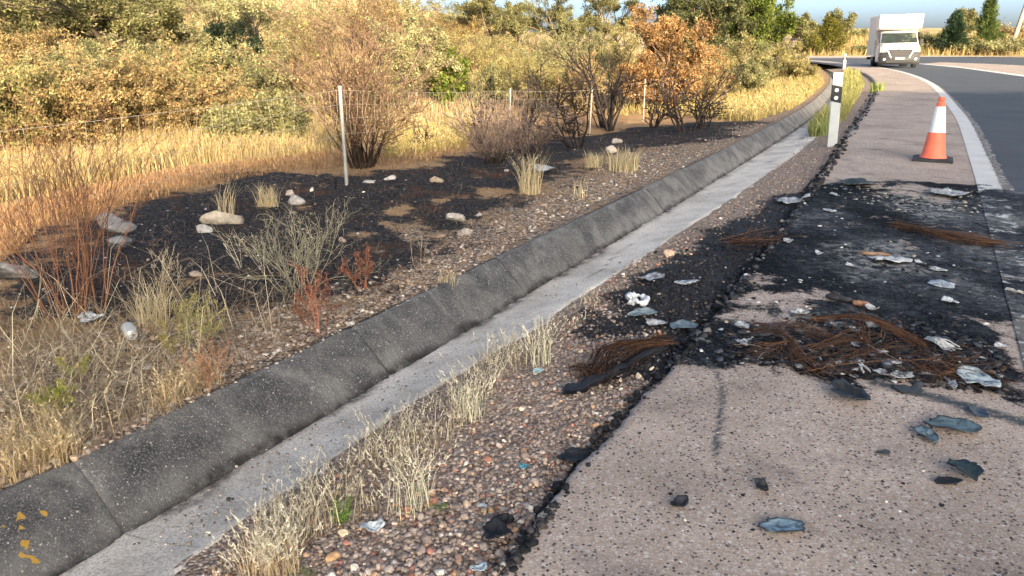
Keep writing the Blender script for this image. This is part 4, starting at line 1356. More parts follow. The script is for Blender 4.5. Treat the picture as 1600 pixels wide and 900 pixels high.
# bleached grass with seed heads along the right side of the channel
VERGE_G = [([(330, 905), (360, 850), (440, 790), (520, 740), (560, 720), (600, 760), (600, 800), (480, 850), (460, 905)], .34),
           ([(520, 740), (620, 655), (720, 575), (800, 525), (850, 500), (860, 540), (800, 590), (745, 640), (700, 700), (640, 740), (600, 770)], .52),
           ([(840, 505), (920, 460), (945, 470), (905, 512), (860, 540)], .14)]
grass_field('bleached_verge_grass', VERGE_G, 1900, (.05, .19), .62, [(.54, .48, .33), (.60, .54, .39), (.44, .36, .23), (.36, .27, .17)], 511, lean=.42, bend=.35, thin=-.07,
            head=(7, .019, .0034, .7, [(.70, .64, .48), (.78, .72, .56), (.60, .52, .38)]))
grass_field('verge_stubble', VERGE_G, 2600, (.02, .07), .7, [(.32, .25, .17), (.42, .34, .23), (.22, .16, .11), (.16, .115, .08)], 513, lean=1.5, bend=.9)


def tuft(label, base, hpx, wpx, n, col, seed, lean=.35, head=None, bend=.4, name='grass_tuft'):
    g = np.random.default_rng(seed)
    x0, y0, z0 = G1(*base)
    depth = y0 * math.cos(PITCH) + (CAM_H - z0) * math.sin(PITCH)
    H = hpx / F_PX * depth * 1.1; W = wpx / F_PX * depth
    r = np.sqrt(g.random(n)) * W * .4; a = g.random(n) * 6.283
    x = r * np.cos(a); y = r * np.sin(a) * .8
    z = ground_z(x0 + x, y0 + y) - z0
    P = np.stack([x, y, z - .01], 1)
    h = H * (.5 + .55 * g.random(n))
    V, Q, T, C = blades(g, P, h, np.full(n, max(.0022, .9 * depth / F_PX)), col, lean=lean, bend=bend, head=head)
    o = link(name, make_mesh(name, V, [Q, T], M['straw'], C))
    o.location = (x0, y0, z0)
    return tag(o, label, 'grass tuft')


HD = (8, .022, .0045, .8, [(.70, .64, .48), (.78, .72, .56)])
tuft('tall dry grass tuft at the edge of the burnt ground, below the twiggy bushes', (828, 302), 70, 40, 120, PALEC, 551, head=(3, .03, .006, .4, PALEC))
tuft('short bleached grass tuft left of the pair beside the burnt ground', (928, 262), 30, 34, 120, PALEC, 552, lean=.6)
tuft('wide bleached grass tuft on the stony strip right of the short one', (975, 266), 42, 60, 220, PALEC, 553, lean=.6)
tuft('thin dry stalks sticking up beside the twisted white rag', (905, 308), 40, 30, 26, PALEC, 554, lean=.3)
tuft('pale stalks rising behind the flat grey rock on the burnt ground', (352, 338), 62, 40, 40, PALEC, 555, lean=.35)
tuft('dry grass tuft beside the white boulder on the burnt ground', (418, 322), 40, 44, 150, PALEC, 556, lean=.6)
tuft('dry thistle-like tuft on the rubble next to the channel rim', (700, 440), 30, 40, 60, PALEC, 557, lean=.5)
tuft('clump of tall bleached grass with heavy heads, the thickest on the verge', (640, 800), 110, 90, 62, [(.60, .60, .40), (.74, .68, .48)], 558, lean=.3, head=HD)
tuft('clump of bleached grass above the thickest one, beside the pale channel floor', (735, 655), 80, 60, 45, [(.60, .60, .40), (.74, .68, .48)], 559, lean=.28, head=HD)
tuft('bleached grass clump nearest the burnt tyre strip', (842, 570), 70, 55, 45, [(.60, .60, .40), (.74, .68, .48)], 560, lean=.3, head=HD)
tuft('straw-brown grass clump at the bottom edge, left of the gravel', (425, 905), 110, 110, 150, [(.56, .42, .26), (.64, .50, .32)], 561, lean=.35, head=HD)
tuft('small green grass patch at the bottom edge under the straw-brown clump', (470, 905), 26, 60, 120, [(.22, .26, .12), (.3, .32, .16)], 562, lean=.7)
tuft('straw tuft on the rim at lower left, spilling over the channel wall', (75, 715), 60, 90, 200, [(.60, .46, .24), (.68, .54, .30)], 563, lean=.6)
tuft('dry curled tuft beside the silver can', (240, 505), 70, 60, 160, PALEC, 564, lean=.6)
tuft('green grass tuft hanging over the road shoulder edge past the marker post', (1370, 142), 18, 26, 120, [(.24, .30, .09), (.32, .36, .12)], 565, lean=.7)
tuft('green weed tuft left of the marker post foot', (1282, 212), 30, 36, 150, [(.20, .27, .09), (.34, .36, .13)], 566, lean=.6)

# ------------------------------------------------------------------ stones
def ico(sub):
    import bmesh
    bm = bmesh.new(); bmesh.ops.create_icosphere(bm, subdivisions=sub, radius=1)
    v = np.array([q.co[:] for q in bm.verts]); f = np.array([[q.index for q in t.verts] for t in bm.faces]); bm.free()
    return v, f


ICO1, ICO2, ICO3 = ico(1), ico(2), ico(3)


def pebbles(name, pts_px, smin, smax, pal, seed, base=ICO2, flat=.62, rough=.10, burnfn=None, wts=None, sink=.25, power=2.2, minpx=0.0):
    g = np.random.default_rng(seed)
    x, y, z = G(pts_px[:, 0], pts_px[:, 1])
    n = len(x)
    s = smin + (smax - smin) * g.random(n) ** power
    s = np.maximum(s, minpx * np.hypot(y, 1) / F_PX)
    v0, f0 = base
    k = len(v0)
    # a handful of base shapes, each lumpy in its own way
    shapes = []
    for q in range(12):
        v = v0 * (1 + g.normal(0, rough, (k, 1)))
        nrm = unit(g.normal(0, 1, (4, 3)))
        for m_ in nrm:                       # chop facets
            d = v @ m_; lim = .62 + .3 * g.random()
            v = v - np.maximum(d - lim, 0)[:, None] * m_
        shapes.append(v * np.array([1, .7 + .25 * g.random(), flat * (.75 + .5 * g.random())]))
    shapes = np.array(shapes)
    V = shapes[g.integers(0, 12, n)] * (s * .5)[:, None, None]
    a = g.random(n) * 6.283
    ca, sa = np.cos(a)[:, None], np.sin(a)[:, None]
    X = V[..., 0] * ca - V[..., 1] * sa; Y = V[..., 0] * sa + V[..., 1] * ca; Z = V[..., 2]
    tx, ty = g.normal(0, .18, (n, 1)), g.normal(0, .18, (n, 1))
    Z = Z + X * tx + Y * ty
    V = np.stack([X + x[:, None], Y + y[:, None], Z + (z + s * flat * .5 * (1 - 2 * sink))[:, None]], -1).reshape(-1, 3)
    F = (f0[None] + (np.arange(n) * k)[:, None, None]).reshape(-1, 3)
    pal = np.array(pal)
    pi = g.choice(len(pal), n, p=(np.array(wts) / np.sum(wts)) if wts is not None else None)
    c = pal[pi] * (1 + g.normal(0, .16, (n, 1))).clip(.5, 1.6)
    if burnfn is not None:
        bb = burnfn(x, y) + g.normal(0, .22, n)
        kf = sstep(bb, .35, .75)[:, None]
        c = c * (1 - kf) + np.array([.022, .022, .026]) * (.6 + .9 * g.random((n, 1))) * kf
    o = link(name, make_mesh(name, V, [F], M['stone'], np.repeat(c, k, 0), smooth=True))
    return kind(o, 'stuff')


GRAV = [(.244, .191, .162), (.302, .238, .203), (.371, .307, .267), (.203, .162, .139), (.487, .383, .302), (.325, .267, .244), (.545, .348, .220), (.650, .580, .499), (.348, .162, .116), (.174, .139, .128)]
GW = [3, 3, 2.4, 2.2, 1.6, 2, .8, .6, 1, 1]
VP_NEAR = [(300, 905), (440, 790), (620, 690), (720, 620), (850, 545), (940, 480), (1000, 430), (1090, 470), (1100, 520), (1050, 562), (960, 648), (880, 748), (775, 905)]
VP_FAR = [(850, 545), (960, 425), (1080, 358), (1160, 302), (1230, 246), (1300, 150), (1345, 125), (1355, 160), (1330, 200), (1265, 292), (1170, 400), (1100, 500), (1050, 562)]
pebbles('gravel', sample_px(VP_NEAR, 9000, 601), .008, .030, GRAV, 601, base=ICO1, burnfn=burn_road, wts=GW, minpx=2.0, flat=.7, sink=.38, power=2.6)
pebbles('coarse_gravel', sample_px([(480, 905), (600, 800), (740, 690), (850, 600), (950, 560), (1040, 570), (960, 650), (880, 750), (785, 890), (770, 905)], 620, 602), .016, .040, GRAV, 602, base=ICO2, burnfn=burn_road, wts=GW, flat=.7)
pebbles('far_gravel', sample_px(VP_FAR, 4600, 603), .012, .04, GRAV, 603, base=ico(1), burnfn=burn_road, wts=GW, minpx=1.7)
RUBC = [(.34, .265, .21), (.27, .20, .155), (.41, .35, .30), (.52, .475, .42), (.20, .14, .105), (.31, .22, .165)]
RP1 = [(130, 715), (400, 572), (600, 482), (700, 442), (830, 364), (800, 335), (700, 365), (600, 425), (520, 462), (420, 480), (330, 560), (230, 640), (100, 690)]
RP2 = [(830, 364), (960, 304), (1130, 236), (1195, 192), (1160, 190), (1040, 226), (960, 246), (900, 285), (820, 325)]
pebbles('rubble', sample_px(RP1, 3600, 611), .010, .045, RUBC, 611, base=ICO1, flat=.6, rough=.16, burnfn=lambda x, y: burn_hill(x, y) * .8, wts=[3, 3, 2, 1.4, 3, 2], minpx=2.0, power=3.4, sink=.42)
pebbles('rubble', sample_px(RP2, 1800, 612), .012, .05, RUBC, 612, base=ICO1, flat=.6, rough=.16, burnfn=lambda x, y: burn_hill(x, y) * .8, wts=[3, 3, 2.5, 2, 2, 2], minpx=1.6, power=3.2, sink=.42)
pebbles('rubble', sample_px([(0, 760), (130, 712), (330, 600), (330, 500), (200, 520), (0, 560)], 900, 613), .012, .05, RUBC, 613, base=ICO1, flat=.6, rough=.16, wts=[3, 3, 2, 1, 3, 2], minpx=2.2)
pebbles('ash_grit', sample_px([(0, 430), (330, 290), (640, 262), (1000, 205), (1180, 192), (900, 290), (640, 425), (420, 470), (150, 500), (0, 520)], 520, 614), .010, .04, [(.5, .48, .46), (.3, .27, .26), (.16, .15, .15), (.42, .30, .24)], 614, base=ICO1, flat=.4, power=3, minpx=1.5)


def rock(label, px, py, wpx, hpx, col, seed, name='rock', dep=.8, soot=0.0, grp=None, yaw=0.0):
    """a single stone, lying on the ground at picture point (foot)"""
    g = np.random.default_rng(seed)
    x0, y0, z0 = G1(px, py)
    depth = y0 * math.cos(PITCH) + (CAM_H - z0) * math.sin(PITCH)
    W = wpx / F_PX * depth; H = hpx / F_PX * depth
    v, f = ICO3
    v = v.copy()
    for q in range(14):
        m_ = unit(g.normal(0, 1, 3)); lim = .40 + .40 * g.random()
        v = v - np.maximum(v @ m_ - lim, 0)[:, None] * m_
    v = v * (1 + .10 * fbm(v[:, 0] * 1.0 + seed, v[:, 1] + v[:, 2] * .7, .45, 4, seed % 7)[:, None] * 1.6)
    v = v + (.05 if name == 'pebble' else .20) * np.stack([fbm(v[:, 1] + k, v[:, 2] - v[:, 0], .2, 3, k) for k in range(3)], 1)
    c_ = math.cos(yaw); s_ = math.sin(yaw)
    v = v * np.array([W * .56, W * .5 * dep, H * .72])
    v = np.stack([v[:, 0] * c_ - v[:, 1] * s_, v[:, 0] * s_ + v[:, 1] * c_, v[:, 2]], 1)
    hgt = v[:, 2] / max(H * .72, 1e-6)
    n1 = fbm(v[:, 0] / W + seed, v[:, 1] / W + v[:, 2] / W, .35, 4, 3)
    n2 = fbm(v[:, 0] / W + 3, v[:, 1] / W + v[:, 2] / W * 1.7, .12, 4, 6)
    k = (np.clip(soot * 1.25, 0, 1) * sstep(n1 + n2 * .8 - hgt * .25, -.25, .15))[:, None]
    c = np.array(col) * (1 + .5 * n1[:, None] + .5 * n2[:, None]) * (1 - k) + np.array([.035, .033, .034]) * k
    o = link(name, make_mesh(name, v, [f], M['stone'], c.clip(.004, .9), smooth=(name == 'pebble')))
    o.location = (x0, y0 + W * .15, z0 + H * .13)
    return tag(o, label, 'stone' if name == 'pebble' else 'rock', grp)


GREY, WHT, TAN, PNK = (.25, .24, .235), (.38, .365, .345), (.28, .225, .17), (.28, .21, .17)
rock('large pale grey flat rock at the left edge, half hidden by the copper-red stems', 22, 436, 84, 34, GREY, 701, soot=.75, dep=.7)
rock('large sooty grey boulder behind the copper-red stems, tallest on the burnt ground', 172, 362, 66, 34, GREY, 702, soot=.7)
rock('grey sooty lower rock leaning under the tallest boulder', 185, 388, 44, 24, GREY, 703, soot=.8)
rock('long flat beige rock with pale stalks growing behind it', 345, 350, 62, 26, (.44, .38, .30), 704, soot=.35, yaw=.3)
rock('small white stone touching the left end of the long beige rock', 316, 364, 28, 15, WHT, 705, soot=.15)
rock('white angular boulder at the back left of the burnt ground', 465, 319, 32, 19, WHT, 706, soot=.2, yaw=-.3)
rock('grey stone pressed against the left of the white angular boulder', 452, 304, 20, 10, (.36, .30, .27), 707, soot=.3)
rock('small round cream stone right of the white angular boulder', 487, 299, 10, 8, (.58, .52, .42), 708)
rock('low white rock right of the galvanised post foot', 572, 286, 26, 7, WHT, 709, soot=.15)
rock('flat pale rock beside the galvanised post, further right', 607, 281, 26, 9, WHT, 710, soot=.1, yaw=.2)
rock('rounded tan rock standing alone between the post and the twiggy bushes', 682, 285, 21, 12, TAN, 711, soot=.2)
rock('long pale rock in the middle of the burnt ground next to a small round stone', 713, 344, 44, 16, (.48, .44, .39), 712, soot=.4, yaw=.1)
rock('small round white stone at the right end of the long pale rock', 747, 338, 13, 8, WHT, 713, soot=.2)
rock('low brown rock on burnt ground in front of the long pale rock', 684, 372, 27, 12, (.28, .20, .14), 714, soot=.4)
rock('flat grey rock near the channel, right of the low brown rock', 728, 367, 34, 14, (.40, .35, .31), 715, soot=.3)
rock('pinkish pointed stone right of the tangled grey shrub', 535, 378, 13, 10, (.36, .26, .22), 716, soot=.4)
rock('small brown stone behind the tangled grey shrub', 458, 334, 14, 8, TAN, 717, soot=.5)
rock('white stone just under the twiggy bush at its right', 792, 268, 9, 6, WHT, 718)
rock('flat pale rock behind the short bleached tuft', 957, 238, 26, 12, (.55, .48, .42), 719, yaw=-.4, soot=.2)
rock('grey rock behind the flat pale one on burnt ground', 966, 223, 22, 11, (.46, .40, .36), 720, soot=.3)
rock('tan rock half buried in the dead stems left of the white bag', 100, 520, 18, 9, (.44, .34, .26), 721, soot=.2)
rock('beige flat rock at the edge of the burnt ground below the grey shrub', 306, 432, 30, 9, (.42, .33, .26), 722, soot=.4)
rock('pale rubble stone on the channel rim, the biggest at lower left', 90, 714, 22, 12, (.42, .36, .32), 723)
rock('pale stone on the channel rim right of the biggest one', 114, 718, 16, 9, (.50, .37, .28), 724)
rock('white stone among the dead stems below the silver can', 228, 576, 13, 8, WHT, 725)
rock('white stone in the dead stems further down the slope', 196, 634, 13, 8, WHT, 726)
rock('white rubble stone above the channel rim near the upper red weed', 548, 508, 14, 9, WHT, 727)
rock('tan-and-white jagged stone lying on the sooty verge', 1045, 401, 27, 15, (.60, .44, .32), 728, soot=.25)
rock('reddish rubble stone on the strip between tuft and channel', 850, 322, 12, 8, PNK, 729)
# distinct pebbles of the gravel verge
PB = [('cream egg-shaped pebble on the gravel left of the paving edge', 537, 838, 24, 13, (.56, .47, .33)), ('large orange-tan flat pebble near the bottom edge', 520, 878, 28, 17, (.50, .32, .18)),
      ('white square pebble at the bottom edge below the foil scrap', 552, 893, 20, 14, (.68, .62, .52)), ('small bright white pebble near the bottom edge', 569, 886, 9, 8, (.74, .70, .64)),
      ('grey-white pebble at the bottom edge right of the white ones', 686, 898, 18, 15, (.52, .52, .50)), ('orange-brown pebble at the bottom edge near the paving', 711, 900, 17, 13, (.55, .26, .13)),
      ('large brown pebble beside the paving edge at the bottom', 717, 880, 22, 20, (.30, .20, .15)), ('cream pebble with an orange neighbour near the paving edge', 756, 802, 16, 10, (.56, .40, .22)),
      ('orange pebble beside the cream one', 768, 800, 11, 8, (.52, .30, .14)), ('pale blue-grey pebble above the orange one', 755, 793, 18, 9, (.42, .46, .50)),
      ('white pebble alone in the middle of the gravel', 728, 727, 14, 9, (.70, .66, .60)), ('cream pebble at the left of the gravel under the verge grass', 815, 641, 14, 10, (.60, .50, .36)),
      ('white pebble near the paving at the end of the burnt strip', 930, 649, 15, 11, (.64, .58, .50)), ('orange-brown round pebble touching the paving edge', 929, 668, 14, 12, (.44, .27, .16)),
      ('cream round pebble on the charred edge beside the tyre strip', 1019, 578, 9, 7, (.60, .52, .42)), ('pale round pebble below the tyre strip', 968, 597, 12, 9, (.48, .40, .30)),
      ('beige pebble below the tyre strip near its middle', 954, 606, 13, 10, (.42, .36, .28)), ('pale pebble right of the two under the tyre strip', 999, 592, 12, 12, (.50, .44, .36)),
      ('purple-grey pebble touching the charred edge', 976, 615, 15, 10, (.27, .22, .22)), ('white pebble on the verge above the tyre strip', 907, 551, 11, 9, (.58, .48, .36))]
for i, (lb, px, py, wp, hp, c) in enumerate(PB):
    rock(lb, px, py, wp, hp, c, 740 + i, name='pebble', dep=.8, yaw=i * .7)

# ------------------------------------------------------------------ wire fence
M['galv'] = simple('galvanised_steel', (.27, .265, .25), .55, .12, 20, .2)
M['wire'] = simple('old_fence_wire', (.45, .40, .33), .6, .2, 20, .2)


def fence():
    root = thing('wire_fence', 'wire mesh fence on slim galvanised posts along the foot of the slope', 'fence')
    posts = [((-3.6, 2.4), None), ((542, 289), 136), ((796, 228), 139), ((921, 212), 138), ((1005, 190), 124), ((1156, 140), 104), ((1232, 117), 80)]
    tops, feet = [], []
    for i, (b, top) in enumerate(posts):
        if top is None:
            x, y = b; z = float(ground_z(np.array([x]), np.array([y]))[0]); h = 1.14
        else:
            x, y, z = G1(*b)
            dx, dy, dz = ray(b[0], top)
            h = CAM_H + dz / dy * y - z
        lean = {1: -.012, 2: .02, 3: .03}.get(i, .0)
        P = np.array([[[x, y, z - .15], [x, y, z + h * .5], [x + lean * 0, y, z + h]]]); P[0, :, 0] += np.array([0, .5, 1]) * lean
        V, F = tubes(P, np.array([[.021, .021, .021]]) * (1 if i < 2 else .72), 10)
        Vc, Fc = tubes(np.array([[[x + lean, y, z + h - .002], [x + lean, y, z + h + .012]]]), np.array([[.026, .020]]), 10)
        me = make_mesh('post', np.vstack([V, Vc, [[x + lean, y, z + h + .016]]]),
                       [np.vstack([F, Fc + len(V)]), np.array([[len(V) + 10 + k, len(V) + 10 + (k + 1) % 10, len(V) + 20] for k in range(10)])], M['galv'], smooth=True)
        link('post', me, root)
        tops.append((x + lean, y, z + h)); feet.append((x, y, z))
    # horizontal wires, sagging a little, and the upright mesh wires between the posts
    tops, feet = np.array(tops), np.array(feet)
    g = np.random.default_rng(8)
    for k, f in enumerate([.97, .83, .69, .53]):
        pts = []
        for i in range(len(tops) - 1):
            a = feet[i] + (tops[i] - feet[i]) * f; b = feet[i + 1] + (tops[i + 1] - feet[i + 1]) * f
            for s in np.linspace(0, 1, 14, endpoint=False):
                p = a + (b - a) * s; p[2] -= .10 * s * (1 - s) * (1 + .4 * g.random()) ; pts.append(p)
        pts.append(feet[-1] + (tops[-1] - feet[-1]) * f)
        V, F = tubes(np.array([pts]), np.full((1, len(pts)), 0.0019 if k == 0 else .0015), 4)
        link('wire', make_mesh('wire', V, [F], M['wire'], smooth=True), root)
    Vs, Fs, b0 = [], [], 0
    for i in range(len(tops) - 1):
        L = np.linalg.norm(feet[i + 1] - feet[i]); n = int(L / .16)
        if i > 2: n = n // 2
        for s in (np.arange(n) + .5) / max(n, 1):
            a = feet[i] + (feet[i + 1] - feet[i]) * s; t = tops[i] + (tops[i + 1] - tops[i]) * s
            sag = .10 * s * (1 - s)
            q = g.normal(0, .03, 3) * np.array([1, 1, 0]); q2 = g.normal(0, .05, 3) * np.array([1, 1, 0])
            P = np.array([[a + (t - a) * .50 + q, a + (t - a) * .74 + q2, a + (t - a) * .97 - [0, 0, sag]]])
            V, F = tubes(P, np.full((1, 3), .0013), 3); Vs.append(V); Fs.append(F + b0); b0 += len(V)
    o = link('mesh_wire', make_mesh('mesh_wire', np.concatenate(Vs), [np.concatenate(Fs)], M['wire']), root)
    kind(o, 'stuff')


fence()

# ------------------------------------------------------------------ marker posts
M['white_plastic'] = simple('white_plastic', (.42, .45, .46), .55, .10, 6)
M['black_plastic'] = simple('black_plastic', (.02, .022, .025), .5, .2, 10)
M['reflector'] = simple('white_reflector', (.80, .80, .80), .25, .05, 60, spec=.6)
M['rubber'] = simple('black_rubber', (.035, .037, .042), .75, .25, 14, bump=.3)


def marker(label, px, foot, top, wpx):
    x, y, z = G1(px, foot)
    depth = y * math.cos(PITCH) + (CAM_H - z) * math.sin(PITCH)
    dx, dy, dz = ray(px, top); h = CAM_H + dz / dy * y - z
    w_ = wpx / F_PX * depth
    face = math.atan2(-x, -y) * -1
    root = thing('marker_post', label, 'marker post', (x, y, z - .05), -math.atan2(x, y) * -1 * -1)
    root.rotation_euler = (0, R(-1.6), -math.atan2(x, y))
    m = MB()
    hw = w_ / 2
    prof = [(-hw, 0), (-hw * .86, -.022), (hw * .86, -.022), (hw, 0), (.45 * hw, .05), (-.45 * hw, .05)]
    n = len(prof)
    vs = [(a, b, 0) for a, b in prof] + [(a * .99, b, h + .05 - (.018 if b > .03 else 0)) for a, b in prof]
    m.add(vs, [(i, (i + 1) % n, n + (i + 1) % n, n + i) for i in range(n)] + [tuple(range(n))[::-1], tuple(range(n, 2 * n))])
    m.build('body', M['white_plastic'], root, bevel=.004)
    # black band wrapped round the post, slanting down to the right
    zt, zb = .05 + h * .825, .05 + h * .605
    sl = .018
    m = MB()
    pr = [(a * 1.02, b - .0025 if b < 0 else b + .0025) for a, b in prof]
    vs = [(a, b, zb - sl * a / hw) for a, b in pr] + [(a, b, zt - sl * a / hw) for a, b in pr]
    m.add(vs, [(i, (i + 1) % n, n + (i + 1) % n, n + i) for i in range(n)] + [tuple(range(n))[::-1], tuple(range(n, 2 * n))])
    m.build('band', M['black_plastic'], root)
    for zz in (zt - (zt - zb) * .27, zt - (zt - zb) * .74):
        m = MB(); m.lathe([(.030, -.0245), (.030, -.030), (.026, -.032)], 20, 'y', (0, 0, zz)); m.build('reflector', M['reflector'], root)


marker('white roadside marker post with black band and two round reflectors, the near one', 1300, 229, 113, 15.0)
marker('small distant white marker post with black band at the bend left of the van', 1319, 108, 84, 4.2)

# ------------------------------------------------------------------ traffic cone
M['cone_red'] = simple('orange_red_cone_plastic', (.80, .17, .10), .55, .14, 5)
M['cone_white'] = simple('white_reflective_sleeve', (.72, .74, .74), .4, .08, 40)


def cone():
    x, y = U(1457, 251); x, y = float(x), float(y)
    root = thing('traffic_cone', 'orange-red traffic cone with white band on a black square base, standing on the shoulder', 'traffic cone', (x, y, .004), R(-27))
    m = MB()
    s = .255
    m.add([(-s, -s, 0), (s, -s, 0), (s, s, 0), (-s, s, 0), (-s, -s, .03), (s, -s, .03), (s, s, .03), (-s, s, .03), (-s * .8, -s * .8, .045), (s * .8, -s * .8, .045), (s * .8, s * .8, .045), (-s * .8, s * .8, .045)],
          [(0, 3, 2, 1), (0, 1, 5, 4), (1, 2, 6, 5), (2, 3, 7, 6), (3, 0, 4, 7), (4, 5, 9, 8), (5, 6, 10, 9), (6, 7, 11, 10), (7, 4, 8, 11), (8, 9, 10, 11)])
    m.build('base', M['rubber'], root, bevel=.006)
    H = .86
    def r(z): return .045 + (.158 - .045) * (1 - (z - .045) / (H - .045)) ** 1.05
    m = MB(); m.lathe([(.178, .043), (.172, .06), (r(.08), .085), (r(.40), .40)], 40, cap=False); m.build('cone_body', M['cone_red'], root, smooth=True)
    m = MB(); m.lathe([(r(.39) + .003, .395), (r(.5) + .003, .5), (r(.74) + .003, .745), (r(.74) - .004, .748)], 40, cap=False); m.build('white_sleeve', M['cone_white'], root, smooth=True)
    m = MB(); m.lathe([(r(.735), .735), (r(.80), .80), (.046, .802), (.036, .808), (.036, .825), (.047, .832), (.047, .862), (.040, .872), (.012, .873)], 40); m.build('tip', M['cone_red'], root)


cone()

# ------------------------------------------------------------------ box van
M['van_white'] = simple('white_van_paint', (.74, .72, .68), .35, .04, 2, spec=.5)
M['van_side'] = simple('white_box_panel', (.62, .60, .57), .45, .06, 1.5)
M['van_grey'] = simple('grey_bumper_plastic', (.055, .055, .058), .6, .1, 6)
M['van_black'] = simple('black_trim', (.015, .015, .017), .5, .1, 6)
M['chrome'] = simple('chrome_trim', (.65, .65, .66), .25, .05, 4, .8)
M['lamp_glass'] = simple('headlamp_glass', (.62, .64, .66), .12, .1, 30, .3, spec=.8)
M['plate'] = simple('plate_white', (.75, .74, .68), .5, .05, 10)
M['faint_print'] = simple('faded_grey_lettering', (.46, .46, .45), .6, .1, 20)


def glass_mat():
    m, n, p = mat_new('windscreen_glass'); k = N(n)
    k.lk(k.ramp(k.noise(2.2, 5), [(.35, (.018, .024, .026)), (.55, (.03, .04, .036)), (.62, (.13, .14, .10)), (.70, (.02, .025, .028))]), p.inputs['Base Color'])
    p.inputs['Roughness'].default_value = .12
    p.inputs['Specular IOR Level'].default_value = .2
    return m


M['glass'] = glass_mat()


